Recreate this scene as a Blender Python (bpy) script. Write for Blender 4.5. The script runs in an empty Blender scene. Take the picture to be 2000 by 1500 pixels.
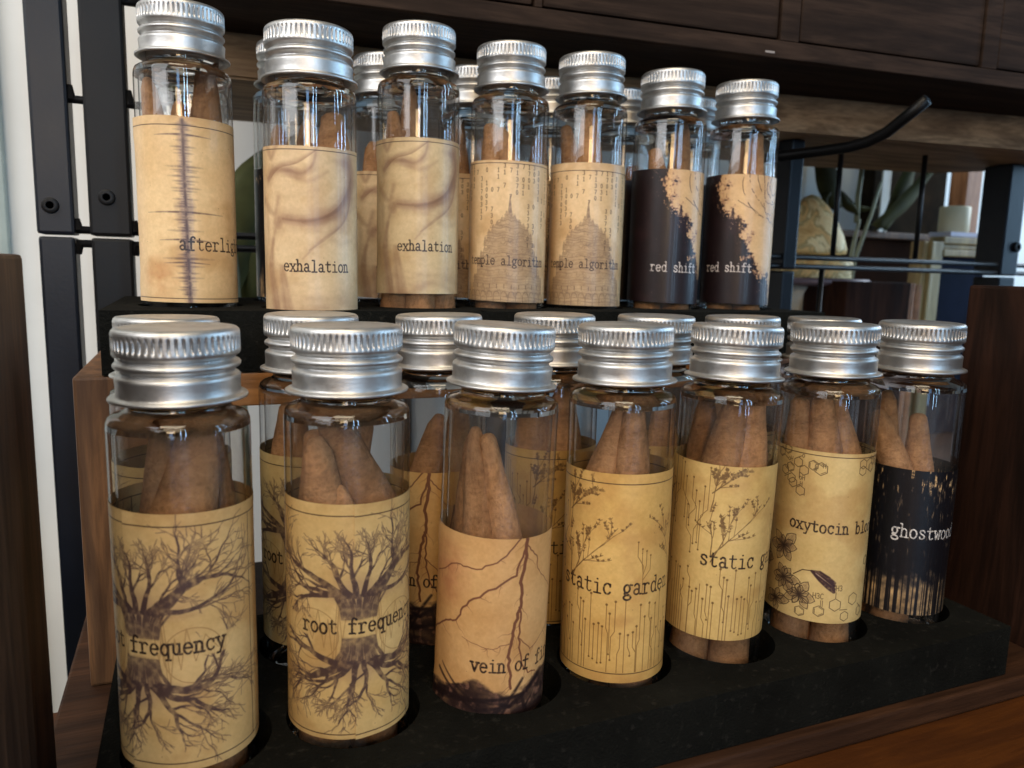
import bpy, bmesh, math, random
import numpy as np
from mathutils import Matrix, Vector

S = 0.001                      # the scene is laid out in millimetres and built in metres
sc = bpy.context.scene
COL = sc.collection

# ------------------------------------------------------------------ camera
cd = bpy.data.cameras.new('camera'); cam = bpy.data.objects.new('camera', cd); COL.objects.link(cam)
rgt = Vector((0.92302033, -0.3839527, 0.02477511)); up = Vector((0.0338957, 0.1452894, 0.98880841)); fwd = Vector((0.38325521, 0.91185049, -0.14711942))
m = Matrix.Identity(4)
for i in range(3):
    m[i][0] = rgt[i]; m[i][1] = up[i]; m[i][2] = -fwd[i]
cam.matrix_world = m
cd.sensor_width = 36; cd.lens = 1493.5 / 2000 * 36
cd.clip_start = 0.004; cd.clip_end = 30
cd.dof.use_dof = True; cd.dof.focus_distance = 0.165; cd.dof.aperture_fstop = 28
sc.camera = cam

# ------------------------------------------------------------------ light
w = bpy.data.worlds.new('World'); sc.world = w; w.use_nodes = True
bg = w.node_tree.nodes['Background']; bg.inputs[0].default_value = (0.90, 0.74, 0.58, 1); bg.inputs[1].default_value = 0.03

def area(name, loc, target, sx, sy, watts, col, spread=180):
    l = bpy.data.lights.new(name, 'AREA'); l.shape = 'RECTANGLE'; l.size = sx; l.size_y = sy
    l.energy = watts; l.color = col; l.spread = math.radians(spread)
    o = bpy.data.objects.new(name, l); COL.objects.link(o)
    o.location = loc
    d = Vector(target) - Vector(loc)
    o.rotation_euler = d.to_track_quat('-Z', 'Y').to_euler()
    return o

BLUE = (0.42, 0.70, 1.0)
# the room's tall window behind the photographer: two columns of three panes
for ix in (0, 1):
    for iz in (0, 1, 2):
        area('window_pane_light', (0.05 + ix * 0.30, -2.1, 0.10 + iz * 0.52), (0.05 + ix * 0.30, 0.2, 0.10 + iz * 0.52), 0.065, 0.44, 2.6, BLUE)
for iz in (0, 1):
    area('window_pane_light', (-0.52, -2.1, 0.16 + iz * 0.58), (-0.52, 0.2, 0.16 + iz * 0.58), 0.26, 0.50, 2.6, (0.30, 0.58, 1.0))
# windows along the wall on the right
for iy, yy in enumerate((-0.95, -0.40, 0.10)):
    for iz in (0, 1):
        area('window_pane_light', (2.3, yy, 0.25 + iz * 0.75), (0.3, yy * 0.3 + 0.1, 0.2), 0.07, 0.62, 4.6, BLUE)
# warm ceiling light in front of and above the rack
area('ceiling_light', (-0.22, -0.52, 1.20), (0.06, 0.15, -0.03), 0.7, 0.5, 13.0, (1.0, 0.83, 0.60))
# the small warm lamp to the left that reaches the lower labels and the table
area('desk_lamp_light', (-0.14, -0.42, 0.14), (0.05, 0.13, -0.06), 0.14, 0.14, 0.95, (1.0, 0.68, 0.34))
# added fill lights out of view, brightening the wall and objects behind
area('back_fill_light', (-0.55, -0.1, 0.42), (-0.02, 0.47, 0.0), 0.5, 0.5, 4.3, (0.97, 0.98, 1.0))
area('back_fill_light', (0.85, 0.33, 0.22), (0.42, 0.46, 0.02), 0.25, 0.3, 1.5, (0.86, 0.92, 1.0))  # unseen fill added for the objects beyond the grid

sc.view_settings.view_transform = 'Standard'; sc.view_settings.look = 'None'
sc.view_settings.exposure = 0; sc.view_settings.gamma = 1
sc.render.engine = 'CYCLES'
cy = sc.cycles
cy.max_bounces = 14; cy.transparent_max_bounces = 64; cy.transmission_bounces = 12; cy.glossy_bounces = 6; cy.diffuse_bounces = 4
cy.sample_clamp_indirect = 4
try:
    cy.use_denoising = True; cy.denoiser = 'OPENIMAGEDENOISE'
except Exception:
    pass

# ------------------------------------------------------------------ materials
class NT:
    def __init__(self, name):
        self.m = bpy.data.materials.new(name); self.m.use_nodes = True
        self.t = self.m.node_tree; self.n = self.t.nodes; self.l = self.t.links
        self.b = self.n.get('Principled BSDF'); self.out = self.n.get('Material Output')
    def add(self, typ, **kw):
        x = self.n.new(typ)
        for k, v in kw.items():
            if k in ('in_',):
                for kk, vv in v.items(): x.inputs[kk].default_value = vv
            else: setattr(x, k, v)
        return x
    def link(self, a, b): self.l.new(a, b)
    def coord(self, scale=(1, 1, 1), kind='Object', rot=(0, 0, 0)):
        tc = self.add('ShaderNodeTexCoord'); mp = self.add('ShaderNodeMapping')
        mp.inputs['Scale'].default_value = scale; mp.inputs['Rotation'].default_value = rot
        self.link(tc.outputs[kind], mp.inputs['Vector']); return mp.outputs['Vector']
    def noise(self, vec, scale, detail=5, rough=0.55, dist=0.0):
        x = self.add('ShaderNodeTexNoise'); x.inputs['Scale'].default_value = scale; x.inputs['Detail'].default_value = detail
        x.inputs['Roughness'].default_value = rough; x.inputs['Distortion'].default_value = dist
        self.link(vec, x.inputs['Vector']); return x.outputs['Fac']
    def ramp(self, fac, stops):
        r = self.add('ShaderNodeValToRGB'); e = r.color_ramp.elements
        while len(e) < len(stops): e.new(0.5)
        for i, (p, c) in enumerate(stops):
            e[i].position = p; e[i].color = (*c, 1) if len(c) == 3 else c
        self.link(fac, r.inputs['Fac']); return r.outputs['Color']
    def mix(self, a, b, fac, mode='MIX'):
        x = self.add('ShaderNodeMix', data_type='RGBA', blend_type=mode)
        for s, v in ((6, a), (7, b)):
            if isinstance(v, tuple): x.inputs[s].default_value = (*v, 1) if len(v) == 3 else v
            else: self.link(v, x.inputs[s])
        if isinstance(fac, (int, float)): x.inputs[0].default_value = fac
        else: self.link(fac, x.inputs[0])
        return x.outputs[2]
    def bump(self, h, strength, dist):
        x = self.add('ShaderNodeBump'); x.inputs['Strength'].default_value = strength; x.inputs['Distance'].default_value = dist
        self.link(h, x.inputs['Height']); self.link(x.outputs['Normal'], self.b.inputs['Normal'])

def wood(name, dark, light, axis='x', rough=0.55, streak=1.0, seed=0.0, spec=0.35):
    n = NT(name)
    big, small = 90, 9
    sc_ = {'x': (small, big, big), 'y': (big, small, big), 'z': (big, big, small)}[axis]
    v = n.coord(sc_)
    a = n.noise(v, 1.6, 7, 0.62, 0.7)
    fine = {'x': (60, 900, 900), 'y': (900, 60, 900), 'z': (900, 900, 60)}[axis]
    f = n.noise(n.coord(fine), 1.0, 4, 0.6)
    c = n.ramp(a, [(0.25, dark), (0.47, tuple(dark[i] * 0.55 + light[i] * 0.45 for i in range(3))), (0.58, light), (0.72, tuple(dark[i] * 0.7 + light[i] * 0.3 for i in range(3)))])
    g = n.ramp(f, [(0.3, (0.62, 0.60, 0.58)), (0.62, (1.1, 1.1, 1.1))])
    c2 = n.mix(c, g, 0.75 * streak, 'MULTIPLY')
    d = n.noise(n.coord((14, 14, 14)), 1.3, 4, 0.6)
    c3 = n.mix(c2, n.ramp(d, [(0.35, (0.72, 0.70, 0.68)), (0.65, (1.05, 1.05, 1.05))]), 0.7, 'MULTIPLY')
    n.link(c3, n.b.inputs['Base Color'])
    n.b.inputs['Roughness'].default_value = rough; n.b.inputs['Specular IOR Level'].default_value = spec
    n.bump(f, 0.35, 0.0003)
    return n.m

def plain(name, col, rough=0.6, metal=0.0, spec=0.4, var=0.15, vs=60, bump=0.0, bd=0.0002, bs=400):
    n = NT(name)
    f = n.noise(n.coord((vs,) * 3), 1.0, 5, 0.6)
    c = n.ramp(f, [(0.3, tuple(x * (1 - var) for x in col)), (0.7, tuple(min(1, x * (1 + var)) for x in col))])
    n.link(c, n.b.inputs['Base Color'])
    r = n.add('ShaderNodeMapRange'); n.link(f, r.inputs['Value'])
    r.inputs['To Min'].default_value = max(0, rough - 0.08); r.inputs['To Max'].default_value = min(1, rough + 0.1)
    n.link(r.outputs['Result'], n.b.inputs['Roughness'])
    n.b.inputs['Metallic'].default_value = metal; n.b.inputs['Specular IOR Level'].default_value = spec
    if bump: n.bump(n.noise(n.coord((bs,) * 3), 1.0, 4, 0.6), bump, bd)
    return n.m

def glass_mat():
    # thin soda glass: Fresnel mirror over a clear body that dims where the sight line runs along the wall
    n = NT('clear_glass'); n.n.remove(n.b)
    geo = n.add('ShaderNodeNewGeometry')
    ior = n.add('ShaderNodeMapRange'); ior.inputs['To Min'].default_value = 1.5; ior.inputs['To Max'].default_value = 1 / 1.5
    n.link(geo.outputs['Backfacing'], ior.inputs['Value'])
    fr = n.add('ShaderNodeFresnel'); n.link(ior.outputs['Result'], fr.inputs['IOR'])
    lw = n.add('ShaderNodeLayerWeight'); lw.inputs['Blend'].default_value = 0.5
    tint = n.ramp(lw.outputs['Facing'], [(0.0, (0.985, 0.985, 0.98)), (0.70, (0.95, 0.95, 0.945)), (0.88, (0.66, 0.63, 0.62)), (1.0, (0.17, 0.145, 0.145))])
    tr = n.add('ShaderNodeBsdfTransparent'); n.link(tint, tr.inputs['Color'])
    sm = n.noise(n.coord((120, 120, 45)), 1.0, 4, 0.6)
    rr = n.add('ShaderNodeMapRange'); n.link(sm, rr.inputs['Value']); rr.inputs['From Min'].default_value = 0.35; rr.inputs['From Max'].default_value = 0.7
    rr.inputs['To Min'].default_value = 0.0; rr.inputs['To Max'].default_value = 0.035
    gl = n.add('ShaderNodeBsdfGlossy'); n.link(rr.outputs['Result'], gl.inputs['Roughness'])
    bm = n.add('ShaderNodeBump'); bm.inputs['Strength'].default_value = 0.16; bm.inputs['Distance'].default_value = 0.0004
    n.link(n.noise(n.coord((70, 70, 25)), 1.0, 2, 0.5), bm.inputs['Height']); n.link(bm.outputs['Normal'], gl.inputs['Normal'])
    df = n.add('ShaderNodeBsdfDiffuse'); df.inputs['Color'].default_value = (0.62, 0.60, 0.58, 1)
    dm_ = n.add('ShaderNodeMixShader'); sg = n.noise(n.coord((90, 90, 30), rot=(0.3, 0.2, 0)), 1.0, 6, 0.68, 1.2)
    sr = n.add('ShaderNodeMapRange'); n.link(sg, sr.inputs['Value']); sr.inputs['From Min'].default_value = 0.42; sr.inputs['From Max'].default_value = 0.78; sr.inputs['To Min'].default_value = 0.0; sr.inputs['To Max'].default_value = 0.04
    n.link(sr.outputs['Result'], dm_.inputs['Fac']); n.link(tr.outputs[0], dm_.inputs[1]); n.link(df.outputs[0], dm_.inputs[2])
    mx = n.add('ShaderNodeMixShader'); n.link(fr.outputs['Fac'], mx.inputs['Fac'])
    n.link(dm_.outputs[0], mx.inputs[1]); n.link(gl.outputs[0], mx.inputs[2]); n.link(mx.outputs[0], n.out.inputs['Surface'])
    return n.m

def thick_glass_mat():
    n = NT('thick_glass'); n.n.remove(n.b)
    g = n.add('ShaderNodeBsdfGlass'); g.inputs['IOR'].default_value = 1.48; g.inputs['Roughness'].default_value = 0.015; g.inputs['Color'].default_value = (0.90, 0.90, 0.89, 1)
    n.link(g.outputs[0], n.out.inputs['Surface']); return n.m

def alu_mat():
    n = NT('brushed_aluminium'); b = n.b
    v = n.coord((130, 130, 130)); f = n.noise(v, 1.0, 6, 0.65)
    n.link(n.ramp(f, [(0.28, (0.36, 0.35, 0.335)), (0.5, (0.58, 0.575, 0.56)), (0.8, (0.68, 0.675, 0.66))]), b.inputs['Base Color'])
    b.inputs['Metallic'].default_value = 1.0
    r = n.add('ShaderNodeMapRange'); n.link(n.noise(n.coord((300, 300, 900)), 1.0, 5, 0.7), r.inputs['Value'])
    r.inputs['To Min'].default_value = 0.34; r.inputs['To Max'].default_value = 0.56
    n.link(r.outputs['Result'], b.inputs['Roughness'])
    n.bump(n.noise(n.coord((350, 350, 1500)), 1.0, 5, 0.75), 0.22, 0.0002)
    return n.m

def cone_mat():
    n = NT('incense_paste'); b = n.b
    f = n.noise(n.coord((900, 900, 900)), 1.0, 5, 0.7); g = n.noise(n.coord((110, 110, 110)), 1.0, 5, 0.65, 0.6)
    oi = n.add('ShaderNodeObjectInfo')
    c = n.ramp(g, [(0.3, (0.26, 0.130, 0.060)), (0.52, (0.40, 0.212, 0.100)), (0.75, (0.53, 0.305, 0.150))])
    c = n.mix(c, n.ramp(f, [(0.30, (0.45, 0.4, 0.36)), (0.5, (1, 1, 1)), (0.70, (1.4, 1.36, 1.32))]), 0.55, 'MULTIPLY')
    c = n.mix(c, n.ramp(oi.outputs['Random'], [(0.0, (0.72, 0.70, 0.70)), (1.0, (1.15, 1.12, 1.08))]), 1.0, 'MULTIPLY')
    n.link(c, b.inputs['Base Color']); b.inputs['Roughness'].default_value = 0.95; b.inputs['Specular IOR Level'].default_value = 0.06
    mx = n.add('ShaderNodeMath', operation='ADD'); n.link(f, mx.inputs[0]); n.link(g, mx.inputs[1])
    n.bump(mx.outputs[0], 1.0, 0.0005)
    return n.m

def label_mat(name, img):
    n = NT(name); b = n.b
    uv = n.add('ShaderNodeTexCoord'); im = n.add('ShaderNodeTexImage'); im.image = img; im.extension = 'REPEAT'; im.interpolation = 'Cubic'
    n.link(uv.outputs['UV'], im.inputs['Vector'])
    f = n.noise(n.coord((700, 700, 700)), 1.0, 5, 0.65); g = n.noise(n.coord((60, 60, 60)), 1.0, 4, 0.6)
    c = n.mix(im.outputs['Color'], n.ramp(f, [(0.3, (0.90, 0.89, 0.87)), (0.65, (1.03, 1.03, 1.03))]), 0.8, 'MULTIPLY')
    c = n.mix(c, n.ramp(g, [(0.35, (0.93, 0.90, 0.86)), (0.65, (1.03, 1.03, 1.03))]), 0.8, 'MULTIPLY')
    oi = n.add('ShaderNodeObjectInfo'); c = n.mix(c, oi.outputs['Color'], 1.0, 'MULTIPLY')      # per-sheet paper tone; second-row sheets also carry painted shade
    n.link(c, b.inputs['Base Color']); b.inputs['Roughness'].default_value = 0.42; b.inputs['Specular IOR Level'].default_value = 0.4
    b.inputs['Coat Weight'].default_value = 0.12; b.inputs['Coat Roughness'].default_value = 0.12
    n.bump(f, 0.25, 0.00012)
    return n.m

# ------------------------------------------------------------------ label artwork drawn stroke by stroke
PX = 15; LW, LH = 2 * math.pi * 11.1, 44.0
NW, NH = int(LW * PX), int(LH * PX)
rs = np.random.RandomState(7)

def vnoise(cell, octs=4, seed=0, sx=1.0, sy=1.0):
    r = np.random.RandomState(seed); out = np.zeros((NH, NW), np.float32); amp = 1.0; tot = 0
    for o in range(octs):
        nx = max(2, int(LW / cell / sx * 2 ** o) + 2); ny = max(2, int(LH / cell / sy * 2 ** o) + 2)
        g = r.rand(ny, nx).astype(np.float32)
        xs = np.linspace(0, nx - 1.001, NW); ys = np.linspace(0, ny - 1.001, NH)
        x0 = xs.astype(int); y0 = ys.astype(int); fx = xs - x0; fy = ys - y0
        fx = fx * fx * (3 - 2 * fx); fy = fy * fy * (3 - 2 * fy)
        a = g[y0][:, x0]; b = g[y0][:, x0 + 1]; c = g[y0 + 1][:, x0]; d = g[y0 + 1][:, x0 + 1]
        out += amp * ((a * (1 - fx) + b * fx) * (1 - fy)[:, None] + (c * (1 - fx) + d * fx) * fy[:, None]); tot += amp; amp *= 0.5
    return out / tot

YY, XX = np.mgrid[0:NH, 0:NW].astype(np.float32); YY = YY / PX; XX = XX / PX

class Ink:
    def __init__(self): self.m = np.zeros((NH, NW), np.float32)
    def seg(self, p, q, w0, w1=None, soft=0.09, v0=1.0, v1=None):
        if w1 is None: w1 = w0
        if v1 is None: v1 = v0
        pad = max(w0, w1) / 2 + soft + 0.1
        x0 = max(0, int((min(p[0], q[0]) - pad) * PX)); x1 = min(NW, int((max(p[0], q[0]) + pad) * PX) + 2)
        y0 = max(0, int((min(p[1], q[1]) - pad) * PX)); y1 = min(NH, int((max(p[1], q[1]) + pad) * PX) + 2)
        if x1 <= x0 or y1 <= y0: return
        X = XX[y0:y1, x0:x1]; Y = YY[y0:y1, x0:x1]; dx = q[0] - p[0]; dy = q[1] - p[1]; L = dx * dx + dy * dy + 1e-9
        t = np.clip(((X - p[0]) * dx + (Y - p[1]) * dy) / L, 0, 1)
        d = np.hypot(X - p[0] - t * dx, Y - p[1] - t * dy); r = (w0 + (w1 - w0) * t) / 2
        c = np.clip((r - d) / soft + 0.5, 0, 1) * (v0 + (v1 - v0) * t)
        np.maximum(self.m[y0:y1, x0:x1], c, out=self.m[y0:y1, x0:x1])
    def line(self, pts, w0, w1=None, soft=0.09, v0=1.0, v1=None):
        if w1 is None: w1 = w0
        if v1 is None: v1 = v0
        n = len(pts) - 1
        for i in range(n):
            a, b = i / n, (i + 1) / n
            self.seg(pts[i], pts[i + 1], w0 + (w1 - w0) * a, w0 + (w1 - w0) * b, soft, v0 + (v1 - v0) * a, v0 + (v1 - v0) * b)
    def dot(self, x, y, d, soft=0.09, v=1.0): self.seg((x, y), (x + 1e-3, y), d, d, soft, v)

def lay(img, mask, col, alpha=1.0):
    a = np.clip(mask * alpha, 0, 1)[..., None]; img[:] = img * (1 - a) + np.array(col, np.float32) * a

def paper(seed, base=(0.825, 0.705, 0.505)):
    img = np.empty((NH, NW, 3), np.float32); img[:] = base
    n = vnoise(9, 4, seed)[..., None] - 0.5; f = vnoise(0.5, 3, seed + 1)[..., None] - 0.5
    img += n * np.array((0.10, 0.13, 0.15)) + f * 0.05
    stn = np.clip((vnoise(7, 4, seed + 5) - .54) * 5, 0, 1); lay(img, stn, (0.66, 0.48, 0.29), .30)
    ed = np.clip(1 - np.minimum(YY, LH - YY) / 5.0, 0, 1) * vnoise(3, 3, seed + 6); lay(img, ed, (0.58, 0.42, 0.26), .32)
    st = Ink(); r = np.random.RandomState(seed)
    for _ in range(45): st.dot(r.rand() * LW, r.rand() * LH, 0.08 + r.rand() * 0.12)
    lay(img, st.m, (0.35, 0.25, 0.18), 0.55)
    return img

def border(img, top=True):
    k = Ink(); e = 2.2
    k.line([(0, e), (LW, e)], 0.17, soft=0.07); k.line([(0, LH - e), (LW, LH - e)], 0.17, soft=0.07)
    
    for x in (34 - 18.7, 34 + 18.7): k.line([(x, e), (x, LH - e)], 0.15)
    lay(img, k.m, (0.16, 0.11, 0.10), 0.85)

def jag(p, ang, L, n, wob, r):
    pts = [p]; a = ang
    for i in range(n):
        a += r.uniform(-wob, wob); p = (p[0] + math.cos(a) * L / n, p[1] - math.sin(a) * L / n); pts.append(p)
        a = a * 0.85 + ang * 0.15
    return pts, a

def grow(k, p, ang, L, w0, depth, r, up_=1.0, spread=0.6, wob=0.38, kids=3):
    pts, a = jag(p, ang, L, 5, wob, r)
    k.line(pts, max(w0, .14), max(w0 * 0.55, .10), soft=0.14, v0=1.0 if depth > 1 else 0.9, v1=0.95 if depth > 1 else 0.65)
    if depth == 0: return
    for j in range(kids):
        q = pts[r.randint(2, 6)] if j else pts[-1]
        grow(k, q, a + r.uniform(-spread, spread) * (1.0 if j == 0 else 1.4), L * r.uniform(0.55, 0.82), w0 * (0.58 if j == 0 else 0.42), depth - 1, r, up_, spread, wob, kids if depth > 2 else 2)

def A(cx, cy_, rx, ry, a0, a1, n=18):
    return [(cx + rx * math.cos(math.radians(a0 + (a1 - a0) * i / n)), cy_ + ry * math.sin(math.radians(a0 + (a1 - a0) * i / n))) for i in range(n + 1)]
GL = {
 'a': [A(.44, .62, .25, .24, 155, 0), [(.69, .62), (.69, .10), (.78, .02), (.93, .02)], A(.42, .22, .27, .22, 0, 360)],
 'b': [[(.03, 1.3), (.2, 1.3), (.2, 0)], A(.5, .42, .32, .43, 0, 360)],
 'c': [A(.52, .42, .36, .43, 38, 320), [(.80, .80), (.80, .6)]],
 'd': [[(.6, 1.3), (.78, 1.3), (.78, 0), (.97, 0)], A(.46, .42, .32, .43, 0, 360)],
 'e': [[(.16, .45), (.85, .45)], A(.5, .42, .36, .43, 4, 318)],
 'f': [[(.42, 0), (.42, 1.02)], A(.67, 1.02, .25, .28, 180, 35), [(.12, .82), (.78, .82)], [(.17, 0), (.72, 0)]],
 'g': [A(.44, .52, .29, .32, 0, 360), [(.68, .74), (.78, .84), (.95, .82)], [(.26, .28), (.2, .12), (.35, .04), (.62, .02)], A(.48, -.2, .36, .2, 60, 400)],
 'h': [[(.03, 1.3), (.2, 1.3), (.2, 0)], [(.03, 0), (.4, 0)], A(.47, .52, .27, .32, 175, 0), [(.74, .52), (.74, 0)], [(.58, 0), (.94, 0)]],
 'i': [[(.24, .82), (.52, .82), (.52, 0)], [(.16, 0), (.86, 0)], [(.48, 1.14), (.52, 1.14)]],
 'l': [[(.24, 1.3), (.52, 1.3), (.52, 0)], [(.16, 0), (.86, 0)]],
 'm': [[(0, .82), (.14, .82), (.14, 0)], [(.02, 0), (.26, 0)], A(.33, .62, .18, .2, 170, 0), [(.51, .62), (.51, 0)], A(.7, .62, .18, .2, 180, 0), [(.88, .62), (.88, 0)], [(.76, 0), (1, 0)], [(.42, 0), (.62, 0)]],
 'n': [[(.03, .82), (.2, .82), (.2, 0)], [(.03, 0), (.4, 0)], A(.47, .52, .27, .32, 175, 0), [(.74, .52), (.74, 0)], [(.58, 0), (.94, 0)]],
 'o': [A(.5, .42, .37, .43, 0, 360)],
 'p': [[(.03, .82), (.2, .82), (.2, -.4)], [(.03, -.4), (.42, -.4)], A(.5, .42, .32, .43, 0, 360)],
 'q': [[(.95, .82), (.78, .82), (.78, -.4)], [(.58, -.4), (.97, -.4)], A(.46, .42, .32, .43, 0, 360)],
 'r': [[(.08, .82), (.32, .82), (.32, 0)], [(.1, 0), (.62, 0)], A(.62, .5, .3, .34, 170, 42)],
 's': [[(.78, .66), (.72, .8), (.5, .86), (.27, .8), (.23, .64), (.35, .5), (.62, .4), (.78, .27), (.74, .08), (.5, 0), (.27, .04), (.2, .2)]],
 't': [[(.4, 1.12), (.4, .22)], A(.63, .22, .23, .21, 180, 325), [(.12, .82), (.8, .82)]],
 'u': [[(.05, .82), (.24, .82), (.24, .3)], A(.49, .28, .25, .28, 180, 350), [(.56, .82), (.75, .82), (.75, 0), (.95, 0)]],
 'v': [[(.14, .82), (.5, 0), (.86, .82)], [(0, .82), (.32, .82)], [(.68, .82), (1, .82)]],
 'w': [[(.1, .82), (.28, 0), (.5, .62), (.72, 0), (.9, .82)], [(0, .82), (.25, .82)], [(.75, .82), (1, .82)]],
 'x': [[(.15, .82), (.83, 0)], [(.83, .82), (.15, 0)], [(.02, .82), (.32, .82)], [(.68, .82), (.98, .82)], [(.02, 0), (.32, 0)], [(.66, 0), (.98, 0)]],
 'y': [[(.14, .82), (.52, .03)], [(.88, .82), (.38, -.4), (.12, -.4)], [(0, .82), (.32, .82)], [(.7, .82), (1, .82)]],
 'C': [A(.5, .6, .4, .6, 45, 315)], 'H': [[(.15, 0), (.15, 1.2)], [(.85, 0), (.85, 1.2)], [(.15, .6), (.85, .6)]],
 '3': [A(.45, .9, .3, .3, 150, -90), A(.45, .3, .35, .3, 90, -150)],
 '0': [A(.5, .6, .33, .6, 0, 360)], '1': [[(.25, 1), (.5, 1.2), (.5, 0)], [(.25, 0), (.75, 0)]], '7': [[(.15, 1.2), (.85, 1.2), (.4, 0)]],
}
TALL = 1.25
def write(k, text, x, y, pitch, wgt=0.34, size=None, r=None):
    size = size or pitch
    for i, ch in enumerate(text):
        if ch == ' ': continue
        ox = x + i * pitch; jy = r.uniform(-.05, .05) if r is not None else 0; ww = wgt * (r.uniform(.85, 1.15) if r is not None else 1)
        for st in GL[ch]:
            k.line([(ox + px_ * size * 0.98, y - py_ * size * TALL + jy) for px_, py_ in st], ww, soft=0.09)

def put_text(img, text, x, y, pitch=1.68, col=(0.13, 0.085, 0.08), seed=3, wgt=0.35):
    k = Ink(); write(k, text, x, y, pitch, wgt, r=np.random.RandomState(seed))
    k.m *= np.clip(0.62 + 1.1 * (vnoise(0.35, 2, seed + 40) - 0.25), 0, 1)
    lay(img, k.m, col, 0.96)

INK = (0.27, 0.195, 0.20)
def ink_wash(img, m, seed, col=INK, a=0.92, lo=0.55):
    n = vnoise(0.8, 4, seed)
    lay(img, m * np.clip(lo + 1.5 * (n - 0.25), 0, 1), col, a)

def d_root():
    img = paper(11); r = np.random.RandomState(5); cx = 33.5
    faint = Ink()
    for sx in (-1, 1):
        c = (cx + sx * 8.2, 23.5)
        faint.line([(c[0] + 4.6 * math.cos(t), c[1] + 4.6 * math.sin(t)) for t in np.linspace(0, 6.28, 50)], 0.14, soft=0.12)
        y0 = 21.5; pts = []
        for i, (dx, dy) in enumerate([(2.2, -2), (3.0, 3), (3.7, -5), (4.6, 6.5), (5.4, -1), (6.2, 4.2), (7.2, -2.6), (8.4, 3), (10, -1.2), (12, 1.5)]): pts.append((cx + sx * dx, y0 + dy))
        faint.line(pts, 0.12, soft=0.15)
        faint.line([(cx + sx * 3.2, 15), (cx + sx * 4.2, 28)], 0.25, 0.1, soft=0.2)
    lay(img, faint.m, (0.52, 0.38, 0.24), 0.6)
    haze = Ink(); k = Ink()
    def tree(sy):
        yj = 16.2 if sy > 0 else 28.6                      # crotch height
        ye = 20.6 if sy > 0 else 23.9                      # where the trunk is cut for the lettering
        for i in range(34):                                # trunk strands
            o = (i - 16.5) / 16.5
            x0 = cx + o * 2.9 + r.uniform(-.15, .15); x1 = cx + o * 4.6 + r.uniform(-.4, .4)
            k.line([(x0, ye + r.uniform(-.3, .3) * 1), ((x0 * 1.6 + x1 * .4) / 2, (ye + yj) / 2), (x1, yj)], 0.42, 0.35, soft=0.2, v0=0.75, v1=0.95)
        limbs = [(-2.7, 170, 8.0, 1.25), (2.7, 10, 8.6, 1.3), (-2.4, 152, 7.2, 1.1), (2.4, 30, 7.4, 1.05), (-1.6, 128, 6.4, 0.95), (1.7, 52, 6.6, 1.0), (-0.6, 104, 6.0, .95), (0.7, 78, 5.6, .85), (3.0, 18, 9.4, .8), (-3.0, 161, 9.0, .8)]
        if sy < 0: limbs = [(o, a, L * (0.98 if 40 < a < 140 else 1.0), w_) for o, a, L, w_ in limbs]
        for o, a, L, w_ in limbs:
            a = math.radians(a) * sy
            q = (cx + o, yj)
            grow(k, q, a, L * (0.88 if 40 < abs(math.degrees(a)) < 140 else 0.84), w_ * 1.2, 4, r, spread=0.55, wob=0.34, kids=3)
            haze.line(jag((q[0], q[1] + 0.5 * sy), a, L * 0.8, 4, .2, r)[0], 1.7, 0.8, soft=1.2, v0=.6, v1=.3)
        haze.dot(cx, yj - sy * 0.2, 6.5, soft=2.6, v=.9)
    tree(1); tree(-1)
    lay(img, haze.m, (0.46, 0.345, 0.34), 0.32)
    cut = np.clip((YY - 20.5) / 0.25, 0, 1) * np.clip((24.0 - YY) / 0.25, 0, 1)
    ink_wash(img, k.m * (1 - cut), 21, (0.285, 0.215, 0.225), 0.94, 0.48)
    lay(img, k.m * cut, (0.60, 0.46, 0.30), 0.25)
    border(img)
    put_text(img, 'root frequency', 23.0, 23.1, 1.70)
    return img

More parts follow.
